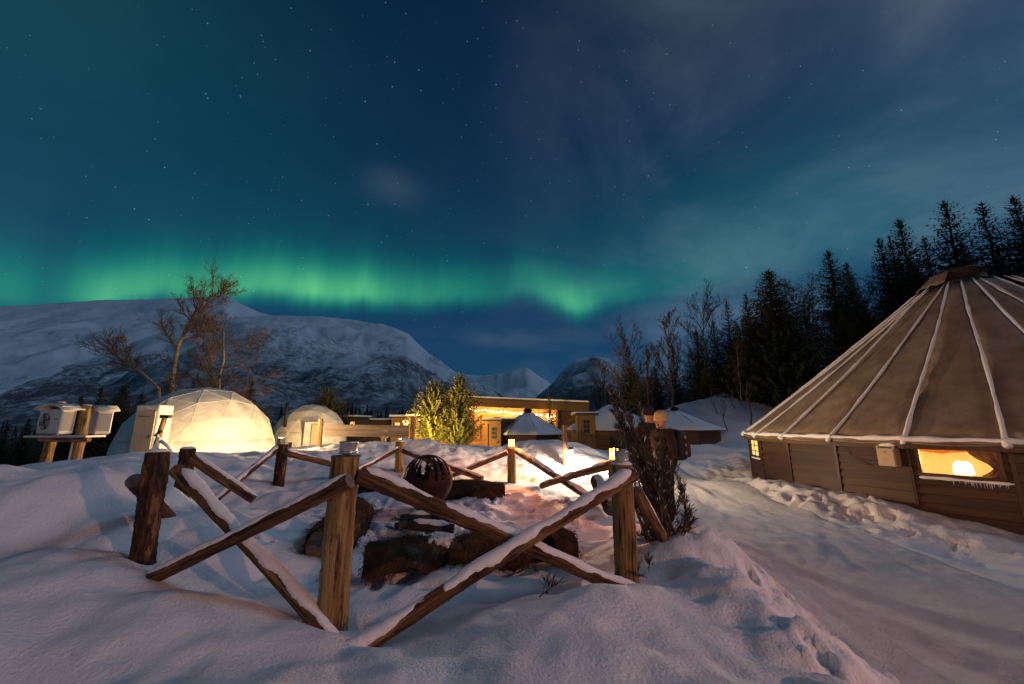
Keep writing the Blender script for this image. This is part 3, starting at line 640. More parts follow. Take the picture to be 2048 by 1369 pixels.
# ------------------------------------------------------------------ leaning dry juniper by the road
jb = at(1338, 1100, 4.35); jt = thing('juniper_bush', (jb.x, jb.y, gz(jb.x, jb.y) - .05), 'dry dark juniper leaning left beside the right fence post', 'bush')
rg = random.Random(31); st_m = MB(); fo_m = MB(); fr_m = MB()
def sprig(mb, p, d_, L, rg, n=6):
    for _ in range(n):
        q = p + d_ * (L * rg.uniform(0, 1)); dd = (d_ + Vector((rg.uniform(-.6, .6), rg.uniform(-.6, .6), rg.uniform(-.4, .6)))).normalized()
        s_ = dd.cross(Vector((rg.uniform(-1, 1), rg.uniform(-1, 1), rg.uniform(-1, 1)))).normalized() * rg.uniform(.0025, .0055); l_ = rg.uniform(.04, .10)
        mb.add([q, q + dd * l_ * .5 + s_, q + dd * l_, q + dd * l_ * .5 - s_], [(0, 1, 2, 3)])
tips = [at(1226, 792, 4.7), at(1238, 800, 4.65), at(1232, 830, 4.6), at(1246, 840, 4.55), at(1262, 850, 4.5), at(1252, 818, 4.7), at(1290, 862, 4.7), at(1240, 905, 4.4), at(1318, 868, 4.9), at(1338, 905, 4.6), at(1282, 830, 4.8), at(1365, 985, 4.45), at(1300, 930, 4.3), at(1255, 980, 4.4),
        at(1345, 930, 4.8), at(1322, 950, 4.5), at(1290, 900, 4.5), at(1310, 1000, 4.3), at(1375, 1040, 4.3), at(1270, 880, 4.7), at(1330, 890, 4.7), at(1250, 865, 4.6)]
for i in range(46):
    tip = tips[i % len(tips)] + Vector((rg.uniform(-.09, .09), rg.uniform(-.16, .16), rg.uniform(-.16, .02))) * (0 if i < len(tips) else 1)
    b0 = jb + Vector((rg.uniform(-.16, .12), rg.uniform(-.12, .14), -.1)); L = (tip - b0).length; n = 9
    sag = Vector((rg.uniform(-.04, .10), rg.uniform(-.08, .08), 0))
    pts = [lerp(b0, tip, k / n) + sag * math.sin(3.14 * k / n) for k in range(n + 1)]
    r0 = .020 if i < len(tips) else .011
    st_m.tube(pts, [r0 * (1 - .78 * k / n) for k in range(n + 1)], 6, True, .1, i)
    for k in range(3, n + 1):
        for _ in range((1 if k < 5 else 4) if i < len(tips) else (1 if k < 5 else 3)):
            d_ = ((pts[k] - pts[k - 1]).normalized() + Vector((rg.uniform(-.55, .55), rg.uniform(-.55, .55), rg.uniform(-.2, .5)))).normalized(); l_ = rg.uniform(.07, .16) * (1.1 - .5 * k / n)
            st_m.tube([pts[k], pts[k] + d_ * l_], [.003, .0012], 3, False)
            sprig(fo_m, pts[k], d_, l_, rg, 10)
            if rg.random() < .5: sprig(fr_m, pts[k], d_, l_, rg, 1)
for tipp in (at(1384, 1030, 4.2), at(1265, 1062, 4.1), at(1380, 1052, 4.2)):
    st_m.tube([jb + Vector((0, 0, 0)), lerp(jb, tipp, .5) + Vector((0, 0, -.03)), tipp], [.014, .009, .004], 6, True)
st_m.build('stems', M['twig'], jt, True); fo_m.build('foliage', M['juniper'], jt); fr_o = fr_m.build('frost_flecks', M['snowcap'], jt); fr_o['kind'] = 'stuff'
# fallen evergreen twigs on the snow beside the right post and by the lit path
rg = random.Random(55)
for px, py in [(1278, 1072), (1296, 1080), (1262, 1066), (1306, 1118), (1298, 1140), (1270, 1078), (1292, 1150), (1204, 985), (1186, 992), (1168, 1010), (1215, 1002), (845, 1068), (800, 1050), (812, 1034), (1082, 1222)]:
    p = onz(px, py, .05); p.z = gz(p.x, p.y) + .012; d_ = Vector((rg.uniform(-1, 1), rg.uniform(-.6, .6), rg.uniform(.05, .35))).normalized(); L = rg.uniform(.10, .24); tw = MB(); tw.tube([p - d_ * .02, p + d_ * L], [.004, .0015], 5); 
    for _ in range(4):
        q = p + d_ * L * rg.uniform(.2, .9); e_ = (d_ + Vector((rg.uniform(-1, 1), rg.uniform(-1, 1), rg.uniform(-.1, .6)))).normalized(); tw.tube([q, q + e_ * L * .4], [.0025, .001], 4); sprig(tw, q, e_, L * .4, rg, 9)
    sprig(tw, p, d_, L, rg, 16); near = 'charred firewood' if py < 1070 and px < 900 else ('lit path' if px < 1230 and py < 1100 else 'right fence post')
    if px == 1082: near = 'front snow mound'
    where = {1278: 'right of the right fence post, highest there', 1296: 'under the leaning juniper', 1262: 'touching the right fence post', 1306: 'on the slope below the juniper', 1298: 'low right of the right fence post', 1270: 'between the right post and short leaning rail', 1292: 'lowest of those beside the right post', 1204: 'against the lit path edge behind the crossed rails', 1186: 'at the edge of the lit path', 1168: 'furthest left along the lit path edge', 1215: 'beside the reddish log stub', 845: 'in front of the charred firewood', 800: 'left of the charred firewood', 812: 'behind the left end of the charred firewood', 1082: 'on the front snow mound'}[px]
    tag(tw.build('fallen_twig', M['juniper']), 'dark evergreen twig on the snow ' + where, 'twig', 'fallen twigs near the ' + near)
# ------------------------------------------------------------------ big round tent on a low timber wall
tent = thing('round_tent', (TC.x, TC.y, -.3), 'huge round canvas tent on a low timber wall beside the road', 'tent')
EZ, EP = 1.02, TR + .17
def th_k(k): return 11.8 + TSTEP * k
WINDOWS = {-1: (-.47, .47, .47, .955), 3: (-.34, .34, .46, .90)}
def facet(k):
    a = tpt(th_k(k), TR); b = tpt(th_k(k + 1), TR); mid = (a + b) / 2; t = (a - b).normalized(); n = Vector((mid.x - TC.x, mid.y - TC.y, 0)).normalized()
    return mid, t, n, (a - b).length   # t points to the right as seen from outside the camera side
wall = MB()
for k in range(-14, 14):
    mid, t, n, w = facet(k); rot = Matrix((t, n, Vector((0, 0, 1)))).transposed()
    def slab(x0, x1, z0, z1): wall.box(mid - n * .075 + t * ((x0 + x1) / 2) + Vector((0, 0, (z0 + z1) / 2)), (x1 - x0, .06, z1 - z0), rot)
    if k in WINDOWS:
        x0, x1, z0, z1 = WINDOWS[k]; slab(-w / 2, w / 2, -.7, z0); slab(-w / 2, w / 2, z1, 1.05); slab(-w / 2, x0, z0, z1); slab(x1, w / 2, z0, z1)
    else: slab(-w / 2, w / 2, -.7, 1.05)
wallo = wall.build('wall', M['cabin'], tent)
PH = .149; plank_me = {}
def plank_mesh(w):
    key = round(w, 3)
    if key not in plank_me:
        mb = MB(); h = PH / 2
        vs = [Vector(p) for p in ((-w / 2, -.02, -h), (w / 2, -.02, -h), (w / 2, .036, -h), (-w / 2, .036, -h), (-w / 2, -.02, h - .004), (w / 2, -.02, h - .004), (w / 2, .006, h - .004), (-w / 2, .006, h - .004), (-w / 2, .038, -h + .014), (w / 2, .038, -h + .014))]
        lgv = [(v.y, v.z, v.x) for v in vs]
        mb.add(vs, [(0, 1, 2, 3), (4, 7, 6, 5), (0, 4, 5, 1), (3, 2, 9, 8), (8, 9, 6, 7), (0, 3, 8, 7, 4), (1, 5, 6, 9, 2)], lgv); plank_me[key] = mb.mesh('plank', M['plank'])
    return plank_me[key]
def put(me, name, parent, mid, t, n, z, x=0.):
    o = bpy.data.objects.new(name, me); COL.objects.link(o); o.parent = parent
    o.matrix_local = Matrix.Translation(mid + t * x + Vector((0, 0, z))) @ Matrix((t, n, Vector((0, 0, 1)))).transposed().to_4x4(); return o
for k in range(-4, 5):
    mid, t, n, w = facet(k)
    for j in range(11):
        z = -.60 + PH * (j + .5)
        if k in WINDOWS:
            x0, x1, z0, z1 = WINDOWS[k]
            if z + PH / 2 > z0 + .02 and z - PH / 2 < z1 - .02:
                for xa, xb in ((-w / 2 + .01, x0), (x1, w / 2 - .01)):
                    put(plank_mesh(xb - xa), 'plank', wallo, mid, t, n, z, (xa + xb) / 2)
                continue
        put(plank_mesh(w + .012), 'plank', wallo, mid, t, n, z)
    a = tpt(th_k(k), TR + .018)
    put_m = MB().box((a.x, a.y, .2), (.05, .06, 1.66), rotz(-TAZ - R(th_k(k)))); put_m.build('corner_post', M['plank'], wallo)
def window(k, panes, label=None):
    mid, t, n, w = facet(k); x0, x1, z0, z1 = WINDOWS[k]; rot = Matrix((t, n, Vector((0, 0, 1)))).transposed(); fw_ = .045
    mb = MB()
    for xa, xb, za, zb in ((x0 - .03, x1 + .03, z0 - .03, z0 + fw_ * .6), (x0 - .03, x1 + .03, z1 - fw_ * .4, z1 + .03), (x0 - .03, x0 + fw_ * .5, z0 + fw_ * .6, z1 - fw_ * .4), (x1 - fw_ * .5, x1 + .03, z0 + fw_ * .6, z1 - fw_ * .4)):
        mb.box(mid + n * (.018 if k == 3 else .008) + t * ((xa + xb) / 2) + Vector((0, 0, (za + zb) / 2)), (xb - xa, .05 if k == 3 else .10, zb - za), rot)
    wo = mb.build('window_frame', M['trim'], tent)
    nx, nz = panes
    for i in range(nx):
        for j in range(nz):
            xa = x0 + (x1 - x0) * i / nx; xb = x0 + (x1 - x0) * (i + 1) / nx; za = z0 + (z1 - z0) * j / nz; zb = z0 + (z1 - z0) * (j + 1) / nz
            MB().box(mid + n * (.028 if k == 3 else -.01) + t * ((xa + xb) / 2) + Vector((0, 0, (za + zb) / 2)), (xb - xa - .012, .006, zb - za - .012), rot).build('pane', M['lit'] if k == 3 else M['glass'], wo)
    for i in range(1, nx): MB().box(mid + n * (.03 if k == 3 else 0) + t * (x0 + (x1 - x0) * i / nx) + Vector((0, 0, (z0 + z1) / 2)), (.022, .03, z1 - z0), rot).build('glazing_bar', M['trim'], wo)
    for j in range(1, nz): MB().box(mid + n * (.031 if k == 3 else .002) + Vector((0, 0, z0 + (z1 - z0) * j / nz)), (x1 - x0, .026, .02), rot).build('glazing_bar', M['trim'], wo)
    s = MB(); snow_strip(s, mid + n * .045 + t * (x0 - .03) + Vector((0, 0, z0 - .075)), mid + n * .045 + t * (x1 + .10) + Vector((0, 0, z0 - .075)), .03, .02, 1.5, k + 50); s.build('sill_snow', M['snowcap'], wo, True)
    return wo
w1 = window(-1, (1, 1)); window(3, (2, 3))
# icicles below the sill and along the eave
mid, t, n, w = facet(-1); rg = random.Random(3); ic = MB()
for i in range(26):
    p = mid + n * .06 + t * rg.uniform(-.1, .5) + Vector((0, 0, .40)); ic.tube([p, p + Vector((0, 0, -rg.uniform(.02, .09)))], [.005, .001], 5, False)
ic.build('icicles', mat('ice', (.62, .66, .7), rough=.15, spec=.6), w1)
# roof: 28 canvas panels between snow-covered rafters
CZ, CR = 4.93, .56
for k in range(28):
    a0, a1 = th_k(k), th_k(k + 1); mb = MB(); n = 12; vs = []; fs = []
    for i in range(n + 1):
        s = i / n; rr = EP + (CR - EP) * s; zz = EZ + (CZ - EZ) * s - .06 * math.sin(3.14 * s)
        for j in range(5):
            q = j / 4; p = tpt(a0 + (a1 - a0) * q, rr * (1 - (1 - math.cos(R(TSTEP / 2))) * math.sin(3.14 * q)), zz - .05 * math.sin(3.14 * q) * (1 - s) * math.sin(3.14 * min(1, s * 3 + .25)))
            vs.append(p)
    for i in range(n):
        for j in range(4): fs.append((i * 5 + j, (i + 1) * 5 + j, (i + 1) * 5 + j + 1, i * 5 + j + 1))
    mb.add(vs, fs); ro = mb.build('roof_panel', M['canvas'], tent, True)
    so_ = ro.modifiers.new('Solidify', 'SOLIDIFY'); so_.thickness = .02
    if -6 <= k <= 6 or k >= 22:
        p0 = tpt((a0 + a1) / 2, EP * math.cos(R(TSTEP / 2)) + .01, EZ - .02); p1 = tpt((a0 + a1) / 2, CR * 1.05, CZ - .01)
        sm_ = MB(); sm_.tube([lerp(p0, p1, i / 14) + Vector((0, 0, -.03 - .10 * math.sin(3.14 * i / 14) * (1 - i / 14) - .02)) for i in range(15)], .007, 5, True); sm_.build('seam', M['seam'], ro)
        p0 = tpt(a0, EP + .03, EZ - .03); p1 = tpt(a0, CR + .1 + .25 * random.Random(k).random(), CZ - .08)
        st2 = MB(); n2 = 26; rg = random.Random(k + 70); ph = rg.uniform(0, 6)
        pts = []; rad = []
        for i in range(n2 + 1):
            s = i / n2; pts.append(lerp(p0, p1, s) + Vector((0, 0, -.06 * math.sin(3.14 * s) + .01)) + TL * (rg.uniform(-.006, .006) + .012 * math.sin(s * 9 + ph)) * .7)
            rad.append((.033 - .012 * s) * (1 + .14 * math.sin(s * 17 + ph) + .12 * math.sin(s * 41 + ph * 2) + rg.uniform(-.16, .16)) * (1.5 if i == 0 else 1) * (.35 if i == n2 else 1))
        st2.tube(pts, rad, 8, True, .16, k); st2.build('snow_strip', M['snowcap'], ro, True)
fa = MB(); ls = MB()
for k in range(-14, 14):
    a = tpt(th_k(k), EP - .03, EZ - .06); b = tpt(th_k(k + 1), EP - .03, EZ - .06)
    m_ = (a + b) / 2; t = (b - a).normalized(); rot = Matrix((t, Vector((t.y, -t.x, 0)), Vector((0, 0, 1)))).transposed()
    fa.box(m_, ((b - a).length, .035, .11), rot)
    if -6 <= k <= 5:
        a2 = tpt(th_k(k) - .4, EP - .05, EZ + .012); b2 = tpt(th_k(k + 1) + .4, EP - .05, EZ + .012)
        snow_strip(ls, a2, b2, .05, .035, 1.3, k + 200, 16, taper=False)
fao = fa.build('fascia', M['trim'], tent); ls.build('eave_snow', M['snowcap'], fao, True)
cap = MB(); cap.lathe((TC.x, TC.y, CZ - .04), [(.60, 0), (.62, .05), (.50, .10), (.47, .30), (.52, .33), (.44, .42), (.2, .46)], 20); capo = cap.build('smoke_cap', mat('smoke_cap_brown', (.022, .012, .010), (.012, .008, .007), 6, .8, vec='obj'), tent, True)
fl = MB(); vs = []; 
for i in range(6):
    for j in range(8):
        th_ = 18 + 10 * j; s = i / 5; rr = .50 + .33 * s; vs.append(tpt(th_, rr, CZ + .30 - .34 * s - .03 * s * (j % 2)))
fl.add(vs, [(i * 8 + j, (i + 1) * 8 + j, (i + 1) * 8 + j + 1, i * 8 + j + 1) for i in range(5) for j in range(7)])
flo = fl.build('smoke_flap', M['canvas'], tent, True); flo.modifiers.new('Solidify', 'SOLIDIFY').thickness = .02
MB().lathe((TC.x, TC.y, -.34), [(TR - .12, -.06), (TR - .12, 0.)], 28).build('floor', M['cabindark'], tent)
mid, t, n, w = facet(-1); cu = MB(); vs = []
for i in range(10):
    for j in range(9):
        x_ = .10 + .36 * i / 9; zz = 1.0 - .62 * j / 8; pinch = 1 - .72 * math.exp(-((zz - .62) / .14) ** 2)
        vs.append(mid - n * (.22 + .03 * math.sin(i * 2.1)) + t * (.46 - (.46 - x_) * pinch) + Vector((0, 0, zz)))
cu.add(vs, [(i * 9 + j, i * 9 + j + 1, (i + 1) * 9 + j + 1, (i + 1) * 9 + j) for i in range(9) for j in range(8)])
cu.build('curtain', mat('mustard_curtain', (.40, .26, .09), (.30, .18, .06), 8, .9), tent, True)
# laid table with a bright lamp inside the tent, seen through the long window
hp = tpt(5.5, TR - 1.55, -.34); tz = .33; tb = thing('dining_table', hp, 'white-clothed table inside the tent, seen through the long window', 'table')
Mt = rotz(-TAZ - R(5.5)); MB().box((hp.x, hp.y, tz - .02), (1.5, .7, .04), Mt).build('table_top', M['white'], tb)
for sx in (-.68, .68):
    for sy in (-.28, .28): q = Vector((hp.x, hp.y, 0)) + Mt @ Vector((sx, sy, 0)); MB().box((q.x, q.y, (tz - .38) / 2), (.05, .05, tz + .30)).build('leg', M['cabin'], tb)
lc = Vector((hp.x, hp.y, tz)) + Mt @ Vector((-.16, .05, 0)); tl = thing('table_lamp', lc, 'glaring table lamp behind the long tent window', 'lamp')
MB().lathe(lc, [(.07, 0), (.07, .02), (.015, .03), (.015, .08)], 14).build('lamp_base', M['black'], tl, True)
MB().lathe(lc, [(.11, .06), (.14, .08), (.12, .24), (.08, .29)], 16).build('lamp_shade', M['lampglow'], tl, True); lamp(tl, lc + Vector((0, 0, .34)), 330, (1, .40, .09), .10)
pl_ = Vector((TC.x, TC.y, 2.3)); pd = thing('added_pendant_lamp', pl_, 'added unseen hanging lamp brightening the inside of the big tent', 'lamp'); MB().tube([pl_ + Vector((0, 0, .1)), pl_ + Vector((0, 0, 2.7))], .01, 5).build('cord', M['black'], pd); MB().lathe(pl_, [(.16, -.06), (.15, .02), (.05, .12)], 14).build('lamp_shade', M['trim'], pd, True); lamp(pd, pl_ + Vector((0, 0, -.2)), 2600, (1, .38, .08), .15, R(125), TC - TU * 5 + Vector((0, 0, .8)))  # added unseen lamp that brightens the far wall seen through the window
# grey cabinet on the tent wall with its cable
mid, t, n, w = facet(0); rot = Matrix((t, n, Vector((0, 0, 1)))).transposed(); bp = mid + t * .34 + n * .12 + Vector((0, 0, .76))
bx = thing('meter_cabinet', bp - Vector((0, 0, .18)), 'small pale metal cabinet on the tent wall left of the long window', 'cabinet')
MB().box(bp, (.27, .17, .36), rot).build('case', M['tanmetal'], bx); MB().box(bp + n * .09 - Vector((0, 0, .02)), (.24, .012, .29), rot).build('door', M['tanmetal'], bx)
MB().box(bp + n * .09 + Vector((0, 0, .152)), (.20, .014, .03), rot).build('vent_slot', M['black'], bx)
MB().box(bp + n * .10 + Vector((0, 0, .07)), (.06, .01, .012), rot).build('handle', M['black'], bx)
s = MB(); snow_strip(s, bp - t * .15 + Vector((0, 0, .15)), bp + t * .15 + Vector((0, 0, .15)), .05, .05, 1.5, 5, 10); s.build('snow_cap', M['snowcap'], bx, True)
cb = MB(); a = bp - t * .85 + Vector((0, 0, .2)) - n * .06; cb.tube([a, a + t * .2 + Vector((0, 0, -.22)), a + t * .5 + Vector((0, 0, -.42))], .006, 5); tag(cb.build('cable', M['black']), 'thin dark cable hanging on the tent wall left of the cabinet', 'cable')
# ------------------------------------------------------------------ geodesic domes
def geodesic(freq=3):
    ph = (1 + 5 ** .5) / 2; V = [Vector(p).normalized() for p in ((0, 1, ph), (0, -1, ph), (0, 1, -ph), (0, -1, -ph), (1, ph, 0), (-1, ph, 0), (1, -ph, 0), (-1, -ph, 0), (ph, 0, 1), (-ph, 0, 1), (ph, 0, -1), (-ph, 0, -1))]
    q = V[0].rotation_difference(Vector((0, 0, 1))); V = [q @ v for v in V]; F = []
    e = min((V[0] - V[j]).length for j in range(1, 12))
    for i in range(12):
        for j in range(i + 1, 12):
            for k in range(j + 1, 12):
                if all(abs((a - b).length - e) < .01 for a, b in ((V[i], V[j]), (V[j], V[k]), (V[i], V[k]))): F.append((V[i], V[j], V[k]))
    out_ = []
    for a, b, c in F:
        if (b - a).cross(c - a).dot(a) < 0: b, c = c, b
        P = lambda i, j: (a + (b - a) * (i / freq) + (c - a) * (j / freq)).normalized()
        for i in range(freq):
            for j in range(freq - i):
                out_.append((P(i, j), P(i + 1, j), P(i, j + 1)))
                if i + j < freq - 1: out_.append((P(i + 1, j), P(i + 1, j + 1), P(i, j + 1)))
    return out_
GEO = geodesic(3)
def dome(c, r, rot, label, zs=1.0):
    c = Vector(c); t = thing('dome_tent', c, label, 'dome', 'geodesic domes'); Rm = rotz(rot); fr = MB(); seen = set()
    for a, b, d_ in GEO:
        if (a.z + b.z + d_.z) / 3 < -.02: continue
        tri = [c + Vector(((Rm @ v).x * r, (Rm @ v).y * r, max(v.z, -.12) * r * zs)) for v in (a, b, d_)]
        cen = sum(tri, Vector()) / 3; nn = (tri[1] - tri[0]).cross(tri[2] - tri[0]).normalized(); n = 5; vs = []; ix = {}
        for i in range(n + 1):
            for j in range(n + 1 - i):
                w = (1 - (i + j) / n, i / n, j / n); p = tri[0] * w[0] + tri[1] * w[1] + tri[2] * w[2]; e = 27 * w[0] * w[1] * w[2]
                p = cen + (p - cen) * .985 + nn * (.010 + .012 * e); ix[i, j] = len(vs); vs.append(p)
        fs = []
        for i in range(n):
            for j in range(n - i):
                fs.append((ix[i, j], ix[i + 1, j], ix[i, j + 1]))
                if i + j < n - 1: fs.append((ix[i + 1, j], ix[i + 1, j + 1], ix[i, j + 1]))
        MB().add(vs, fs).build('panel', M['dome'], t, False)
        for p, q in ((tri[0], tri[1]), (tri[1], tri[2]), (tri[2], tri[0])):
            key = tuple(sorted((tuple(round(x_, 2) for x_ in p), tuple(round(x_, 2) for x_ in q))))
            if key not in seen: seen.add(key); fr.tube([p, q], .022, 5, False)
    fr.build('seams', M['domeseam'], t)
    MB().lathe(c, [(r * 1.0, -.75), (r * 1.002, .0), (r * .99, .35), (r * .968, .66)], 48).build('skirt', M['dome'], t, True)
    return t
daz = R(-37.1); D1 = Vector((23.6 * math.sin(daz), 23.6 * math.cos(daz), .0)); d1 = dome(D1, 3.0, .5, 'large floodlit geodesic dome tent, the nearer of two')
daz2 = R(-26.2); D2 = Vector((40 * math.sin(daz2), 40 * math.cos(daz2), .0)); d2 = dome(D2, 3.0, .9, 'farther small-looking geodesic dome with a black stovepipe')
def toward(c): return Vector((-c.x, -c.y, 0)).normalized()
def boxat(px, py, Yv, size, yaw, name, m, parent, bev=0):
    c = at(px, py, Yv); o = MB().box(c, size, rotz(yaw)).build(name, M[m], parent); 
    if bev: b_ = o.modifiers.new('Bevel', 'BEVEL'); b_.width = bev; b_.segments = 2
    return o
yaw = R(50); pc = at(291, 871, 14.9)
boxat(302, 868, 15.6, (1.0, .6, 2.15), R(-6), 'porch', 'dome', d1, .06)
pcx = MB(); c = at(302, 868, 15.6) + rotz(R(-6)) @ Vector((0, -.31, -.08)); dpan = MB().box(c, (.80, .05, 1.86), rotz(R(-6))).build('door', M['domedoor'], d1)
rotp = rotz(R(-6)); MB().box(c + rotp @ Vector((.32, -.04, -.02)), (.03, .05, .12)).build('handle', M['black'], dpan)
# the faint script line on the door is unreadable in the picture: a thin wavy stroke in its place
wv = MB(); rg = random.Random(5); pts = []
for i in range(40): pts.append(c + rotp @ Vector((-.26 + .50 * i / 39, -.029, .72 + (.045 if i < 5 else .02) * math.sin(i * 1.9) * (1 if i % 7 else 1.6))))
wv.tube(pts, .006, 4, False).build('script_mark', M['seam'], dpan)
boxat(628, 868, 33.5, (1.2, 1.4, 1.95), R(10), 'porch', 'dome', d2, .06)
c = at(633, 871, 32.72); MB().box(c, (.8, .05, 1.7), rotz(R(10))).build('door', M['domedoor'], d2)
sp_ = at(571, 842, 33.2); MB().tube([sp_ - Vector((0, 0, .5)), sp_ + Vector((0, 0, 1.45))], .13, 12).build('stovepipe', M['black'], d2, True)
# ------------------------------------------------------------------ heat pump stand
hs = at(125, 945, 8.9); stand = thing('heat_pump_stand', (hs.x, hs.y, gz(hs.x, hs.y)), 'timber post stand carrying the two white heat pumps', 'stand')
for (pt, pb, r_, nm) in (((121, 806), (80, 952), .095, 'post'), ((174, 812), (145, 950), .10, 'post')):
    a = at(*pt, 8.9); b = at(*pb, 8.9); m_ = MB(); log(m_, (b.x, b.y, b.z - .5), (a.x, a.y, a.z), r_, r_ * .95, 14, int(pt[0]), .06, .005); po = m_.build('post', [M['log'], M['endgrain']], stand, True)
    MB().lathe(a, [(r_ * .9, .005), (r_ * .8, .02), (.01, .028)], 12).build('snow_cap', M['snowcap'], po, True)
a = at(70, 873, 8.75); b = at(192, 873, 8.75); mid = (a + b) / 2; MB().box(mid, ((b - a).length, .42, .035)).build('shelf', M['white'], stand)
MB().box(mid + Vector((0, 0, -.07)), ((b - a).length * .8, .09, .09)).build('cross_beam', M['log'], stand)
MB().tube([at(134, 940, 8.8), at(146, 885, 8.8)], .022, 8).build('conduit', M['white'], stand, True)
def heatpump(c, yaw, label, fan):
    t = thing('heat_pump', c, label, 'heat pump', 'heat pumps on the stand'); t.rotation_euler = (0, 0, yaw); Mw = rotz(yaw); f = lambda x, y, z: c + Mw @ Vector((x, y, z))
    o = MB().box(f(0, 0, .29), (.80, .32, .55), Mw).build('case', M['white'], t); bv = o.modifiers.new('Bevel', 'BEVEL'); bv.width = .02
    MB().box(f(.402, 0, .29), (.008, .26, .42), Mw).build('side_grille', M['grille'], t)
    if fan:
        seg = 28; vs = []; fs = []
        for rr, yy in ((.20, -.165), (.225, -.185), (.205, -.185), (.195, -.17)): vs += [f(-.14 + rr * math.cos(k * 6.2832 / seg), yy, .29 + rr * math.sin(k * 6.2832 / seg)) for k in range(seg)]
        for i in range(3): fs += [(i * seg + k, i * seg + (k + 1) % seg, (i + 1) * seg + (k + 1) % seg, (i + 1) * seg + k) for k in range(seg)]
        fr = MB().add(vs, fs).build('fan_ring', M['white'], t, True); MB().add([f(-.14 + .2 * math.cos(k * 6.2832 / seg), -.162, .29 + .2 * math.sin(k * 6.2832 / seg)) for k in range(seg)], [tuple(range(seg))]).build('fan_well', M['grille'], fr)
        for q in range(4):
            a_ = q * 1.571 + .4; MB().box(f(-.14 + .1 * math.cos(a_), -.168, .29 + .1 * math.sin(a_)), (.17, .006, .07), Mw @ Matrix.Rotation(-a_, 3, 'Y')).build('fan_blade', M['black'], fr)
        for rr in (.07, .13): MB().tube([f(-.14 + rr * math.cos(k * 6.2832 / 20), -.182, .29 + rr * math.sin(k * 6.2832 / 20)) for k in range(21)], .004, 4, False).build('guard_ring', M['white'], fr)
        MB().box(f(.22, -.163, .34), (.14, .004, .03), Mw).build('badge', M['grille'], t)
    vs = []
    for i in range(9):
        a_ = -1 + 2 * i / 8
        for yy in (-.26, .26): vs.append(f(a_ * .52, yy, .70 - .12 * a_ * a_))
    ho = MB().add(vs, [(2 * i, 2 * i + 2, 2 * i + 3, 2 * i + 1) for i in range(8)]).build('hood', M['white'], t, True); ho.modifiers.new('Solidify', 'SOLIDIFY').thickness = .03
    for sx in (-.41, .41): MB().box(f(sx, .0, .59), (.03, .4, .10), Mw).build('hood_bracket', M['white'], t)
    MB().box(f(0, 0, .01), (.7, .3, .03), Mw).build('base_rail', M['grille'], t)
    return t
c1 = at(107, 872, 8.7); heatpump(Vector((c1.x, c1.y, c1.z + .03)), R(-11), 'white heat pump with a round fan grille, left on the timber stand', True)
c2 = at(186, 872, 9.2); heatpump(Vector((c2.x, c2.y + .1, c2.z + .03)), R(-32), 'white heat pump seen edge-on, right on the timber stand', False)
for o_ in COL.objects:
    if o_.name.startswith('heat_pump') and 'stand' not in o_.name: o_.scale = (.78, .78, .92)
# ------------------------------------------------------------------ frosty utility post in front of the dome
a = at(330, 835, 11.5); b = at(303, 915, 11.5); up_ = thing('utility_post', (b.x, b.y, gz(b.x, b.y)), 'thin leaning post with frosted hoses before the large dome door', 'post')
m_ = MB(); log(m_, (b.x, b.y, b.z - .5), a, .07, .065, 10, 5, .06, .01); m_.build('post', [M['log'], M['endgrain']], up_, True)
MB().box(a + Vector((.02, 0, .02)), (.26, .12, .09)).build('cap_box', M['black'], up_)
for (p, q, r_) in (((322, 876), (296, 922), .06), ((318, 880), (356, 912), .06), ((316, 870), (312, 915), .045)):
    MB().tube([at(*p, 11.4), lerp(at(*p, 11.4), at(*q, 11.3), .5) + Vector((0, 0, .04)), at(*q, 11.3)], [r_ * .7, r_, r_], 8, True, .2, p[0]).build('frosted_hose', M['snowcap'], up_, True)
MB().tube([at(323, 862, 11.4), at(310, 872, 11.4)], .04, 8, True, .2).build('bracket', M['black'], up_)
# ------------------------------------------------------------------ wide wooden sign seen from behind
sg = at(730, 880, 13); sign = thing('wooden_sign', (sg.x, sg.y, gz(sg.x, sg.y)), 'wide weathered plank sign on two posts behind the pit', 'sign')
for (px, pt, pb) in ((638, 838, 925), (822, 834, 915)):
    a = at(px + 4, pt, 13); b = at(px, pb, 13); m_ = MB(); log(m_, b - Vector((0, 0, .3)), a, .085, .075, 12, px, .1, .01); m_.build('post', [M['log'], M['endgrain']], sign, True)
a = at(650, 861, 12.95); b = at(818, 863, 12.95); mid = (a + b) / 2; ang = math.atan2((b - a).z, (b - a).x)
for q, hz in ((.092, .178), (-.092, .178)): MB().box(mid + Vector((0, 0, q)), ((b - a).length, .05, hz), Matrix.Rotation(-ang, 3, 'Y')).build('board', M['greyplank'], sign)
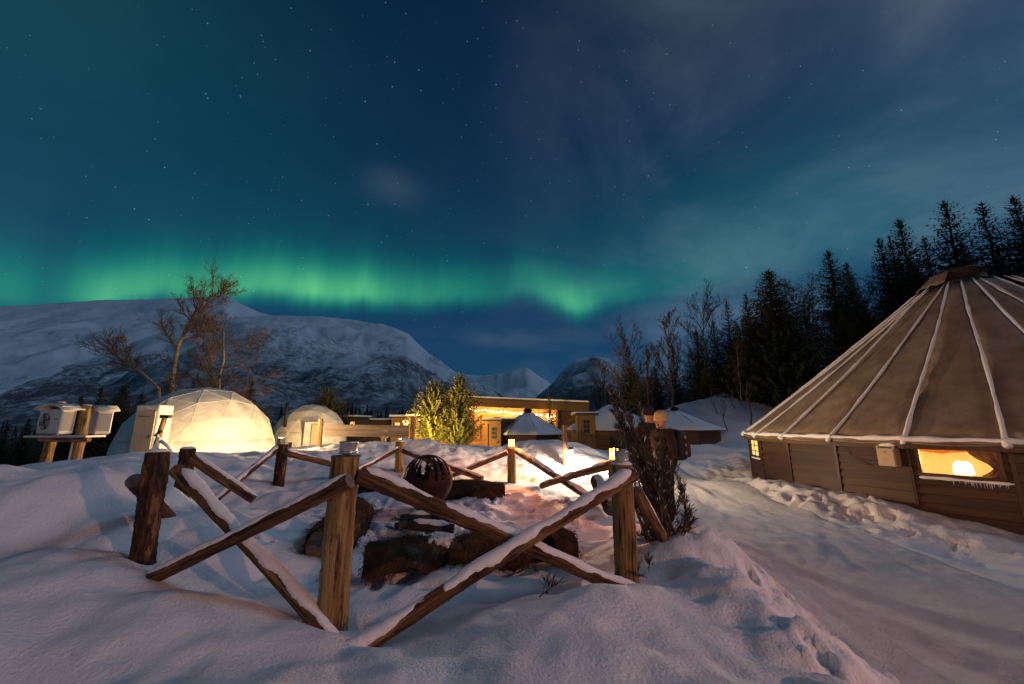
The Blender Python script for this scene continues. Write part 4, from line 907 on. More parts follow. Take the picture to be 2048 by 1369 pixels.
# ------------------------------------------------------------------ kotas (small peaked huts)
def kota(c, r, ez, az_, gzv, n, rot, label, cap=True, snow=.09, wallm='cabindark', over=.28):
    c = Vector(c); t = thing('kota_hut', (c.x, c.y, gzv), label, 'hut', 'peaked kota huts'); P = lambda k, rr, z: Vector((c.x + rr * math.cos(rot + k * 6.2832 / n), c.y + rr * math.sin(rot + k * 6.2832 / n), z))
    for k in range(n):
        a = P(k, r, 0); b = P(k + 1, r, 0); m_ = MB(); nb = 12; H_ = ez - gzv + .3; nn = Vector(((a + b) / 2 - c)[:2] + (0,)).normalized(); tt = (b - a).normalized(); Rm = Matrix((tt, nn, Vector((0, 0, 1)))).transposed()
        for j in range(nb):
            z = gzv - .3 + H_ * (j + .5) / nb; m_.box(Vector(((a.x + b.x) / 2, (a.y + b.y) / 2, z)), ((b - a).length, .05, H_ / nb - .012), Rm)
        m_.box(Vector(((a.x + b.x) / 2, (a.y + b.y) / 2, gzv - .3 + H_ / 2)) - nn * .03, ((b - a).length - .02, .03, H_), Rm)
        wo = m_.build('wall_panel', M[wallm], t); wo['kind'] = 'stuff'
        e0, e1 = P(k, r + over, ez), P(k + 1, r + over, ez); p0, p1 = P(k, .14, az_), P(k + 1, .14, az_); vs = []; fs = []; N = 10; rg = random.Random(k + int(c.x * 10))
        for i in range(N + 1):
            for j in range(N + 1):
                u_, v_ = i / N, j / N; p = lerp(lerp(e0, e1, u_), lerp(p0, p1, u_), v_); vs.append(p + Vector((0, 0, snow * (1 if 0 < j < N else .7) + .02 * math.sin(u_ * 9 + v_ * 5 + k))))
        vs += [lerp(e0, e1, i / N) for i in range(N + 1)]
        fs = [(i * (N + 1) + j, (i + 1) * (N + 1) + j, (i + 1) * (N + 1) + j + 1, i * (N + 1) + j + 1) for i in range(N) for j in range(N)]
        o0 = (N + 1) ** 2; fs += [(o0 + i, o0 + i + 1, (i + 1) * (N + 1), i * (N + 1)) for i in range(N)]
        ro = MB().add([e0 - Vector((0, 0, .05)), e1 - Vector((0, 0, .05)), p1 - Vector((0, 0, .05)), p0 - Vector((0, 0, .05)), e0, e1, p1, p0], [(3, 2, 1, 0), (4, 5, 6, 7), (0, 1, 5, 4)]).build('roof_side', M['trim'], t)
        MB().add(vs, fs).build('roof_snow', M['snow'], ro, True)
    if cap: MB().lathe((c.x, c.y, az_), [(.2, -.05), (.2, .16), (.24, .17), (.24, .22), (.08, .30)], 12).build('smoke_cap', M['black'], t, True)
    return t
def hut_porch(t, c, yaw, w, dp, h, m, snow=True, glazed=True, roof=.1):
    c = Vector(c); Mw = rotz(yaw); f = lambda x, y, z: c + Mw @ Vector((x, y, z)); 
    for sx in (-1, 1): MB().box(f(sx * w / 2, 0, h / 2), (.06, dp, h), Mw).build('porch_side', M['cabindark'], t)
    do = MB().box(f(0, -dp / 2 + .03, h / 2 - .03), (w - .16, .05, h - .1), Mw).build('door', M[m], t)
    for sx in (-1, 1): MB().box(f(sx * (w / 2 - .04), -dp / 2, h / 2), (.08, .07, h), Mw).build('door_frame', M[m], t)
    MB().box(f(0, -dp / 2 - .003, h - .06), (w - .16, .07, .12), Mw).build('door_head', M[m], t)
    if glazed:
        for i in range(2):
            for j in range(3):
                MB().box(f(-.075 + .15 * i, -dp / 2 - .003, h * .60 + .20 * j), (.13, .02, .17), Mw).build('pane', M['black'], do)
        MB().box(f(w / 2 - .17, -dp / 2 - .02, h * .48), (.03, .05, .1), Mw).build('handle', M['black'], do)
    ro = MB().box(f(0, .1, h + .05), (w + .35, dp + .55, .08), Mw).build('porch_roof', M['trim'], t)
    if snow: so_ = MB().box(f(0, .1, h + .09 + roof / 2), (w + .33, dp + .52, roof), Mw).build('porch_snow', M['snow'], ro); b_ = so_.modifiers.new('Bevel', 'BEVEL'); b_.width = .04; b_.segments = 3
    return do
k1 = at(1056, 868, 22); kt1 = kota((k1.x, 22, 0), 1.72, .80, 1.86, -.5, 8, .2, 'peaked hut with black cap under the string lights, grey snow roof')
hut_porch(kt1, (k1.x - 1.55, 21.2, -.5), R(-30), .85, .9, 1.95, 'cabin', roof=.08)
k2 = at(1224, 860, 21.5); kt2 = kota((k2.x, 21.5, 0), 2.3, 1.02, 2.25, -.1, 6, R(28), 'peaked hut with a glazed yellow wooden door', False)
pp = at(1172, 905, 19.2); hut_porch(kt2, (pp.x, 19.2, -.02), R(0), .74, .8, 1.74, 'cabin', roof=.07)
k3 = at(1352, 860, 22.5); kt3 = kota((k3.x, 22.5, 0), 2.2, 1.02, 1.98, -.1, 8, .1, 'dark unlit peaked hut behind the two people')
# ------------------------------------------------------------------ main timber building with string lights
BY = 34.; xa = at(930, 860, BY).x; xb = at(1166, 860, BY).x; gzb = -1.4
bld = thing('timber_lodge', ((xa + xb) / 2, BY, gzb), 'long low timber lodge with an amber floodlit front and flat roof', 'building')
zl = 3.35; zr = 2.95; slope = (zr - zl) / (xb - xa)
m_ = MB(); xm = at(1112, 860, BY).x; nb = 26
for j in range(nb): z0 = gzb + (zl - gzb) * j / nb; m_.box(((xa + xm) / 2, BY, z0 + .08), (xm - xa, .08, (zl - gzb) / nb - .02))
m_.box(((xa + xm) / 2, BY + .1, (gzb + zl) / 2 - .2), (xm - xa, .1, zl - gzb - .4)); fwall = m_.build('front_wall', M['cabin'], bld); fwall['kind'] = 'stuff'
m_ = MB()
for j in range(22): z0 = gzb + (zr - gzb) * j / 22; m_.box(((xm + xb) / 2, BY + .15, z0 + .08), (xb - xm, .08, (zr - gzb) / 22 - .02))
m_.box((xb - .05, BY + 4.2, (gzb + zr) / 2), (.1, 8, zr - gzb - .05)); m_.box((xm + .04, BY - .2, (gzb + zr) / 2), (.12, .7, zr - gzb - .1)); m_.box((xa + .05, BY + 4.2, (gzb + zr) / 2), (.1, 8, zr - gzb - .05)); rw = m_.build('unlit_wing_wall', M['cabindark'], bld); rw['kind'] = 'stuff'  # unlit right end of the front: shade put in as darker boards
Rs = Matrix.Rotation(-math.atan(slope), 3, 'Y')
mid = Vector(((xa + xb) / 2, BY + 3.6, (zl + zr) / 2)); ro = MB().box(mid, (xb - xa + .8, 9.4, .16), Rs).build('roof', M['trim'], bld)
MB().box(mid + Vector((0, .05, .15)), (xb - xa + .8, 9.3, .14), Rs).build('roof_snow', M['snow'], ro)
MB().box(Vector(((xa + xb) / 2, BY - 1.03, (zl + zr) / 2 - .30)), (xb - xa + .7, .08, .62), Rs).build('fascia', M['cabindark'], ro)
xw = at(818, 860, BY).x; m_ = MB()
for j in range(18): z0 = gzb + (1.75 - gzb) * j / 18; m_.box(((xw + xa) / 2, BY - .3, z0 + .08), (xa - xw, .08, (1.75 - gzb) / 18 - .02))
lw = m_.build('low_wing_wall', M['cabin'], bld); lw['kind'] = 'stuff'
lr = MB().box(((xw + xa) / 2, BY + 2.2, 1.86), (xa - xw + .3, 6.2, .12)).build('low_wing_roof', M['trim'], bld); MB().box(((xw + xa) / 2, BY + 2.2, 2.0), (xa - xw + .26, 6.1, .16)).build('roof_snow', M['snow'], lr)
for px0, px1, py0, py1, nm in ((946, 962, 832, 878, 'door'), (985, 1003, 832, 852, 'window'), (1062, 1078, 828, 852, 'window')):
    a = at(px0, py1, BY - .08); b = at(px1, py0, BY - .08); w_ = b.x - a.x; h_ = b.z - a.z; cc = (a + b) / 2
    o = MB().box(cc, (w_, .10, h_)).build(nm, M['cabin'], bld); MB().box(cc - Vector((0, .055, 0)), (w_ * .78, .02, h_ * .84)).build('pane' if nm == 'window' else 'leaf', M['black'] if nm == 'window' else M['cabin'], o)
    for sx in (-1, 1): MB().box(cc + Vector((sx * w_ / 2, -.05, 0)), (.07, .06, h_ + .1)).build('frame', M['trim'], o)
def string_lights(p0, p1, n, sag, label, watts, nl, r=.05):
    t = thing('string_lights', p0, label, 'string lights', 'strings of warm bulbs'); pts = []; rg = random.Random(n)
    for i in range(n * 3 + 1):
        s = i / (n * 3); pts.append(lerp(p0, p1, s) + Vector((0, 0, -sag * abs(math.sin(s * 3.14159 * 5)))))
    MB().tube(pts, .008, 4, False).build('cord', M['black'], t); me = MB().lathe((0, 0, 0), [(.02, -.05), (r, -.02), (r, .03), (.02, .05)], 8).mesh('bulb', M['bulb'], True)
    for i in range(n):
        o = bpy.data.objects.new('bulb', me); COL.objects.link(o); o.parent = t; o.location = pts[i * 3 + 1] - Vector(p0) + Vector((rg.uniform(-.05, .05), 0, -.05 + rg.uniform(-.04, .03)))
    for i in range(nl): lamp(t, lerp(p0, p1, (i + .5) / nl) + Vector((0, -.12, -.18)), watts, (1, .55, .17), .08)
    return t
string_lights(at(938, 816, 33.3), at(1112, 831, 33.3), 30, .12, 'row of warm bulbs under the lodge roof edge', 150, 6)
string_lights(at(806, 842, 32.8), at(936, 815, 32.8), 18, .2, 'string of bulbs running down behind the two lit pines', 150, 2)
string_lights(at(1094, 826, 31.5), at(1103, 856, 31.5), 6, .05, 'short string of bulbs hanging on the small spruce', 6, 1, .07)
# ------------------------------------------------------------------ sheds beyond the sign
def shed(px0, px1, pyt, pyb, Yv, dp, label, m, snow, lit=None, side='cabindark', slope=.12):
    a = at(px0, pyb, Yv); b = at(px1, pyt, Yv); w_ = b.x - a.x; zb = a.z - 1.2; c = Vector(((a.x + b.x) / 2, Yv + dp / 2, zb)); t = thing('cabin', c, label, 'cabin')
    m_ = MB(); n = 14
    for j in range(n): z0 = zb + (b.z - zb) * j / n; m_.box((c.x, Yv, z0 + (b.z - zb) / n / 2), (w_, .08, (b.z - zb) / n - .02))
    m_.box((c.x, Yv + .08, (zb + b.z) / 2), (w_ - .05, .06, b.z - zb)); o = m_.build('front_wall', M[m], t); o['kind'] = 'stuff'
    for sx in (-1, 1): MB().box((c.x + sx * (w_ / 2 - .04), Yv + dp / 2, (zb + b.z) / 2), (.08, dp, b.z - zb)).build('side_wall', M[side], t)
    r_ = MB().box((c.x, Yv + dp / 2, b.z + .06), (w_ + .5, dp + .7, .1)).build('roof', M['trim'], t); q_ = MB().box((c.x, Yv + dp / 2, b.z + .21), (w_ + .46, dp + .66, .2)).build('roof_snow', M['snow'], r_); b_ = q_.modifiers.new('Bevel', 'BEVEL'); b_.width = .08; b_.segments = 3
    if lit:
        for q in lit:
            fx, fz = q; wo = MB().box((c.x + fx * w_, Yv - .05, b.z - fz), (.62, .06, .62)).build('window', M['trim'], t); MB().box((c.x + fx * w_, Yv - .085, b.z - fz), (.5, .012, .5)).build('pane', M['lit'], wo)
    return t
shed(672, 714, 836, 880, 46, 4, 'small cabin behind the farther dome, brown in front', 'cabindark', True, [(.3, .7)])
shed(716, 778, 842, 880, 52, 5, 'low cabin with a bluish snow roof above the sign', 'cabindark', True)
shed(781, 832, 836, 885, 42, 5, 'brightly lit cabin front left of the lit pines', 'cabin', True, [(-.25, .75), (.1, .75), (.35, .75)])
# ------------------------------------------------------------------ lamps of the camp, seen and assumed
def bollard(px, pyt, pyb, Yv, label, watts):
    a = at(px, pyt, Yv); g_ = gz(a.x, Yv); t = thing('bollard_light', (a.x, a.y, g_), label, 'lamp post'); m_ = MB(); log(m_, (a.x, a.y, g_ - .3), a, .075, .06, 12, px, .1, .01); m_.build('post', [M['bark'], M['endgrain']], t, True)
    c = Vector((a.x + .12, a.y - .35, g_ + .42)); MB().lathe(c, [(.07, -.03), (.075, .05), (.05, .08)], 12).build('lamp_hood', M['black'], t, True); MB().lathe(c + Vector((0, 0, -.06)), [(.04, -.03), (.055, .0), (.05, .028)], 12).build('lamp_glass', M['lampglow'], t, True)
    lamp(t, c + Vector((.0, -.06, -.1)), watts * .48, (1, .74, .52), .05)
    lamp(t, c + Vector((.06, -.04, .04)), watts * .3, (1, .62, .3), .06, R(125), TC + Vector((-3, 0, 2.5)))
    return t
bollard(1128, 851, 905, 11., 'glowing post lamp flooding the path with white light', 1300)
def floodlight(p, aim, watts, label, size=R(115), col=(1, .60, .22), h=.45, omni=0):  # ground lamps assumed from the light on domes, heat pumps, pines and lodge
    p = Vector(p); g_ = gz(p.x, p.y); p.z = max(p.z, g_ + h); t = thing('floodlight', (p.x, p.y, g_), label, 'floodlight', 'assumed ground floodlights'); d_ = (Vector(aim) - p).normalized(); yaw = math.atan2(d_.y, d_.x) - math.pi / 2; Mw = rotz(yaw)
    MB().tube([(p.x, p.y, g_ - .2), (p.x, p.y, p.z)], .02, 8).build('stake', M['black'], t, True); MB().box(p, (.24, .1, .18), Mw).build('housing', M['black'], t)
    MB().box(p + Mw @ Vector((0, .055, 0)), (.20, .012, .14), Mw).build('lens', M['lampglow'], t); lamp(t, p + Mw @ Vector((0, .12, 0)), watts, col, .1, size, aim)
    if omni: lamp(t, p + Vector((0, 0, .16)), omni, col, .08)
    return t
pD = at(575, 893, 14.5); floodlight(pD, D1 + Vector((1.2, -1.2, 1.0)), 2600, 'assumed ground floodlight hidden by the bank, lighting the large dome', R(150), (1, .66, .32))
pE = at(560, 905, 11.8); floodlight(pE, at(300, 850, 12), 500, 'assumed ground floodlight behind the snow bank aimed at the heat pumps', R(150), (1, .62, .28), h=.28, omni=420)
pD2 = at(662, 890, 29); floodlight(pD2, D2 + Vector((1.5, -1.5, 1.2)), 1500, 'assumed ground floodlight aimed at the farther dome', R(140), (1, .66, .30))
pT = at(838, 889, 20.5); floodlight(pT, at(890, 820, 24.5), 4200, 'assumed ground floodlight shining up into the two young pines', R(150), (1, .66, .20), omni=900)
pB = at(800, 884, 25); floodlight(pB, at(960, 850, 34), 900, 'assumed ground floodlight washing the lodge front', R(110), (1, .58, .18), omni=2200)
def assumed_lamp_post(x, y, h, watts, label, col, aim=None):
    g_ = gz(x, y); t = thing('assumed_lamp_post', (x, y, g_), label, 'lamp post'); MB().tube([(x, y, g_ - .3), (x, y, g_ + h)], [.06, .045], 12).build('pole', M['black'], t, True)
    MB().tube([(x, y, g_ + h - .05), (x, y + .3, g_ + h + .08), (x, y + .6, g_ + h + .02)], .028, 8).build('arm', M['black'], t, True); MB().lathe((x, y + .6, g_ + h - .08), [(.18, 0), (.17, .04), (.06, .12)], 16).build('lamp_shade', M['black'], t, True)
    MB().lathe((x, y + .6, g_ + h - .16), [(.03, 0), (.08, .03), (.08, .07)], 12).build('bulb', M['lampglow'], t, True); lamp(t, (x, y + .6, g_ + h - .26), watts, col, .12, R(54) if aim else None, aim); return t
assumed_lamp_post(-3.5, -9.5, 3.6, 330, 'assumed unseen yard lamp post behind the viewpoint, left', (1, .68, .40))  # assumed off-view lamp, added for warm light on the foreground snow and posts
assumed_lamp_post(9.5, -4.5, 3.2, 1900, 'assumed unseen yard lamp post across the road behind the viewpoint', (1, .42, .24), (-4.2, 6.5, .5))  # unseen lamp, assumed and aimed to throw pink light on the left bank
fp = Vector((-2.5, -8.5, 4.6)); fg = gz(fp.x, fp.y); pf = thing('assumed_pole_floodlight', (fp.x, fp.y, fg), 'assumed unseen tall pole floodlight behind the viewpoint aimed at the big tent', 'floodlight')  # assumed floodlight out of view, added to light the tent roof and wall
MB().tube([(fp.x, fp.y, fg - .3), fp], [.07, .05], 12).build('pole', M['black'], pf, True); fy = rotz(-TAZ * .95); MB().box(fp + Vector((0, 0, .12)), (.34, .14, .26), fy).build('housing', M['black'], pf); MB().box(fp + Vector((0, 0, .12)) + fy @ Vector((0, .075, 0)), (.28, .012, .2), fy).build('lens', M['lampglow'], pf)
lamp(pf, fp + Vector((0, 0, .12)) + fy @ Vector((0, .16, 0)), 3500, (1, .47, .20), .12, R(33), TC + Vector((-2.2, -1.2, 2.9)))
# ------------------------------------------------------------------ people
def skin(name, verts, edges, radii, m, parent, sub=2, root=0):
    me = bpy.data.meshes.new(name); me.from_pydata(verts, edges, []); o = bpy.data.objects.new(name, me); COL.objects.link(o); me.materials.append(m)
    md_ = o.modifiers.new('Skin', 'SKIN'); md_.use_smooth_shade = True
    for i, r_ in enumerate(radii):
        sv = me.skin_vertices[0].data[i]; sv.radius = (r_, r_) if not isinstance(r_, tuple) else r_; sv.use_root = i == root
    s_ = o.modifiers.new('Subdivision', 'SUBSURF'); s_.levels = s_.render_levels = sub
    if parent: o.parent = parent
    return o
SKIN = mat('skin', (.48, .27, .19), (.42, .22, .16), 12, .55, vec='obj')
def person(loc, yaw, hgt_, label, jacket, trousers, hat, hatcol, pose=0):
    t = thing('person', loc, label, 'person', None, yaw); t.scale = (hgt_ / 1.78,) * 3
    jm = mat('jacket', jacket, tuple(c * .6 for c in jacket), 5, .8, .5, 14, vec='obj', bdist=.02); tm = mat('trousers', trousers, tuple(c * .6 for c in trousers), 5, .85, .4, 16, vec='obj'); hm = mat('knit_hat', hatcol, tuple(c * .75 for c in hatcol), 30, .9, .5, 60, vec='obj')
    f = .10 if pose else 0
    J = dict(pel=(0, 0, .95), bel=(0, 0, 1.10), che=(0, 0, 1.32), nec=(0, .0, 1.50), hd1=(0, -.015, 1.60), hd2=(0, -.01, 1.70), ls=(.18, 0, 1.42), le=(.25, .03 - f, 1.15), lh=(.22, -.12 - f * 1.5, .98 + f * 1.6), lf=(.20, -.19 - f * 1.5, .94 + f * 1.6),
             rs=(-.18, 0, 1.42), re=(-.25, .03 - f, 1.15), rh=(-.22, -.12 - f * 1.5, .98 + f * 1.6), rf=(-.20, -.19 - f * 1.5, .94 + f * 1.6), lp=(.10, 0, .90), lk=(.11, -.02, .49), la=(.11, .02, .09), lt=(.12, -.14, .04), rp=(-.10, 0, .90), rk=(-.11, -.02, .49), ra=(-.11, .02, .09), rt=(-.12, -.14, .04))
    names = list(J); ix = {k: i for i, k in enumerate(names)}
    E = [('pel', 'bel'), ('bel', 'che'), ('che', 'nec'), ('nec', 'hd1'), ('hd1', 'hd2'), ('che', 'ls'), ('ls', 'le'), ('le', 'lh'), ('lh', 'lf'), ('che', 'rs'), ('rs', 're'), ('re', 'rh'), ('rh', 'rf'), ('pel', 'lp'), ('lp', 'lk'), ('lk', 'la'), ('la', 'lt'), ('pel', 'rp'), ('rp', 'rk'), ('rk', 'ra'), ('ra', 'rt')]
    rad = dict(pel=.12, bel=.12, che=.14, nec=.055, hd1=.092, hd2=.088, ls=.062, le=.045, lh=.034, lf=.03, rs=.062, re=.045, rh=.034, rf=.03, lp=.085, lk=.058, la=.042, lt=.034, rp=.085, rk=.058, ra=.042, rt=.034)
    skin('body', [J[k] for k in names], [(ix[a], ix[b]) for a, b in E], [rad[k] for k in names], SKIN, t)
    def sub(name, keys, grow, m, extra=None):
        v = [J[k] for k in keys]; i2 = {k: i for i, k in enumerate(keys)}; e = [(i2[a], i2[b]) for a, b in E if a in i2 and b in i2]; r_ = [rad[k] + grow for k in keys]
        if extra:
            for k, val in extra.items(): r_[i2[k]] = val
        return skin(name, v, e, r_, m, t)
    sub('jacket', ['pel', 'bel', 'che', 'nec', 'ls', 'le', 'lh', 'rs', 're', 'rh'], .045, jm, {'pel': .185, 'bel': .18, 'che': .19, 'nec': .085})
    sub('trousers', ['pel', 'lp', 'lk', 'la', 'rp', 'rk', 'ra'], .025, tm)
    for s_ in 'lr': sub('boot', [s_ + 'a', s_ + 't'], .03, M['black'])
    for s_ in 'lr': sub('mitten', [s_ + 'h', s_ + 'f'], .018, M['black'])
    h = MB(); h.lathe((0, .0, 1.68), [(.110, -.03), (.118, .0), (.116, .05), (.10, .10), (.06, .14), (.01, .155)], 16); ho = h.build('hat', hm, None, True); ho.parent = t
    b_ = MB().lathe((0, 0, 1.66), [(.112, -.02), (.124, -.01), (.124, .035), (.114, .045)], 16).build('hat_band', hm, None, True); b_.parent = ho
    if hat: pm = MB().lathe((0, 0, 1.86), [(.01, -.05), (.04, -.03), (.052, 0), (.04, .03), (.01, .05)], 10).build('pompom', hm, None, True); pm.parent = ho
    nz = MB().lathe((0, -.108, 1.615), [(.004, -.02), (.017, -.012), (.012, .012), (.004, .03)], 8).build('nose', SKIN, None, True); nz.parent = t
    for sx in (-.035, .035):
        e_ = MB().lathe((sx, -.098, 1.645), [(.003, -.008), (.009, 0), (.003, .008)], 8).build('eye', M['black'], None, True); e_.parent = t
    mo = MB().box((0, -.098, 1.565), (.045, .012, .01)).build('mouth', mat('lips', (.30, .10, .09)), None); mo.parent = t
    return t
pa = at(1330, 950, 7.0); gp = gz(pa.x, 7.0); person((pa.x, 7.0, gp), R(-75), 1.74, 'person in a dark jacket and pale yellow knit hat wearing a backpack', (.026, .014, .010), (.012, .012, .014), False, (.56, .44, .24))
pb_ = at(1305, 950, 7.55); person((pb_.x, 7.55, gz(pb_.x, 7.55)), R(15), 1.72, 'person with a bare lit face standing left of the backpack wearer', (.03, .017, .011), (.014, .013, .014), False, (.03, .028, .035))
pc_ = at(766, 902, 26.5); person((pc_.x, 26.5, gz(pc_.x, 26.5)), R(170), 1.62, 'person whose legs show below the wide plank sign', (.16, .07, .02), (.02, .018, .018), False, (.05, .04, .04))
# backpack on the first person (a thing of its own)
bpk = thing('backpack', (pa.x + .26, 7.06, gp + 1.0), 'black and dark red backpack worn by the yellow-hatted person', 'backpack'); c = Vector((pa.x + .27, 7.05, gp + 1.20)); Mw = rotz(R(-75))
RED = mat('red_nylon', (.16, .012, .014), (.10, .01, .012), 8, .6)
def soft(c, size, m, name, par, bev): o = MB().box(c, size, Mw).build(name, m, par); b_ = o.modifiers.new('Bevel', 'BEVEL'); b_.width = bev; b_.segments = 4; return o
soft(c, (.33, .22, .50), M['black'], 'main_bag', bpk, .09); soft(c + Mw @ Vector((0, .13, -.07)), (.25, .10, .26), RED, 'front_pocket', bpk, .04)
for sx in (-.11, .11): MB().tube([c + Mw @ Vector((sx, -.08, .25)), c + Mw @ Vector((sx, -.22, .27)), c + Mw @ Vector((sx, -.36, .12)), c + Mw @ Vector((sx, -.30, -.12)), c + Mw @ Vector((sx, -.08, -.2))], .02, 6).build('strap', RED, bpk, True)
for k in range(3): MB().box(c + Mw @ Vector((.172, .03, .14 - .13 * k)), (.012, .03, .05), Mw).build('reflector', M['steel'], bpk)
# small grey stand by the lit path, snowy twig by the tent wall
a = at(1107, 897, 12.8); b = at(1142, 898, 12.8); gs = gz((a.x + b.x) / 2, 12.8); ws = thing('low_table', ((a.x + b.x) / 2, 12.8, gs), 'small grey wooden table left of the glowing post lamp', 'table')
MB().box(((a.x + b.x) / 2, 12.8, a.z), (b.x - a.x, .4, .04)).build('table_top', M['greyplank'], ws); 
for sx in (a.x + .05, b.x - .05):
    for sy in (12.65, 12.95): MB().box((sx, sy, (a.z + gs) / 2 - .1), (.05, .05, a.z - gs + .15)).build('leg', M['greyplank'], ws)
# ------------------------------------------------------------------ trees
def conifer(seed, width=.22, levels=46, dens=1.0, droop=.35, ragged=.25, prof=.9):
    """unit-height spruce: trunk mesh and crown mesh of needle sprays"""
    rg = random.Random(seed); tr = MB(); cr = MB(); N = 12
    wob = [Vector((rg.uniform(-.006, .006), rg.uniform(-.006, .006), 0)) for _ in range(N + 1)]
    tp = [Vector((0, 0, i / N)) + wob[i] * (i / N) for i in range(N + 1)]; tr.tube([p - Vector((0, 0, .02)) for p in tp], [.016 * (1 - .95 * i / N) + .0006 for i in range(N + 1)], 7, False, .1, seed)
    for li in range(levels):
        t = .05 + .94 * (li / levels) ** .93; L0 = width * (1 - t) ** prof * (1 - .45 * math.exp(-t * 14)) + .006; nb = int((5 + 3 * (1 - t)) * dens + .5); a0 = rg.uniform(0, 6.28)
        for b in range(nb):
            a = a0 + b * 6.2832 / nb + rg.uniform(-.35, .35); L = L0 * (1 + rg.uniform(-ragged, ragged)); base_ = Vector((0, 0, t + rg.uniform(-.008, .008)))
            up = .35 - droop * (1.4 - t); dirh = Vector((math.cos(a), math.sin(a), 0)); n = max(3, int(L / .020)); pts = []
            for i in range(n + 1):
                s = i / n; pts.append(base_ + dirh * (L * s) + Vector((0, 0, L * (up * s + .25 * s * s))))
            tr.tube([pts[0], pts[n // 2], pts[-1]], [.0028, .0018, .0006], 3, False)
            for i in range(1, n + 1):
                w = .62 * (1 - i / (n + .6)) + .25
                for sd in (-1, 1):
                    d_ = (dirh * .55 + Vector((-dirh.y, dirh.x, 0)) * sd * rg.uniform(.6, 1.1) + Vector((0, 0, rg.uniform(-.5, .15)))).normalized(); ln = L * .32 * w + .012 * rg.uniform(.5, 1.3) * (1.05 - .75 * t); p = pts[i]; s_ = d_.cross(Vector((rg.uniform(-.5, .5), rg.uniform(-.5, .5), 1))).normalized() * (ln * .15 + .0012)
                    cr.add([p, p + d_ * ln * .45 + s_, p + d_ * ln, p + d_ * ln * .45 - s_], [(0, 1, 2, 3)])
                if rg.random() < .55:
                    d_ = Vector((rg.uniform(-.4, .4), rg.uniform(-.4, .4), -1)).normalized(); ln = .016 * rg.uniform(.6, 1.5) + L * .08; s_ = Vector((-dirh.y, dirh.x, 0)) * ln * .22; p = pts[i]; cr.add([p + s_, p - s_, p + d_ * ln], [(0, 1, 2)])
            cr.add([pts[-1] - Vector((-dirh.y, dirh.x, 0)) * .003, pts[-1] + Vector((-dirh.y, dirh.x, 0)) * .003, pts[-1] + (pts[-1] - pts[-2]).normalized() * .018], [(0, 1, 2)])
    for k in range(6): d_ = Vector((math.cos(k), math.sin(k), 2.2)).normalized(); cr.add([(0.002, 0, .975), (-.002, 0, .975), tuple(Vector((0, 0, .985)) + d_ * .02)], [(0, 1, 2)])
    return tr, cr
CON = []
for i, kw in enumerate((dict(seed=1, width=.25, levels=56), dict(seed=2, width=.21, levels=60), dict(seed=3, width=.34, levels=60, dens=1.5, ragged=.18), dict(seed=4, width=.20, levels=46, dens=.8, ragged=.45), dict(seed=5, width=.28, levels=46, dens=.9, ragged=.5))):
    tr, cr = conifer(**kw); CON.append((tr.mesh('trunk', M['twig']), cr.mesh('crown', M['needle'])))
pt_, pc2 = conifer(9, .36, 50, 1.35, .05, .45, .55); PINE = (pt_.mesh('trunk', M['twig']), pc2.mesh('crown', M['pine']))
def plant_tree(name, meshes, px, py_tip, Yv, label, cat, group, wscale=1., rz=0., lean=0., base=None, names=('trunk', 'crown')):
    tip = at(px, py_tip, Yv); g_ = gz(tip.x, Yv) - .1 if base is None else base; h = tip.z - g_
    t = thing(name, (tip.x, Yv, g_), label, cat, group, rz); t.scale = (h * wscale, h * wscale, h); t.rotation_euler = (lean * .3, lean, rz)
    for nm, me in zip(names, meshes):
        o = bpy.data.objects.new(nm, me); COL.objects.link(o); o.parent = t
    return t
GR = 'spruces on the slope behind the big tent'
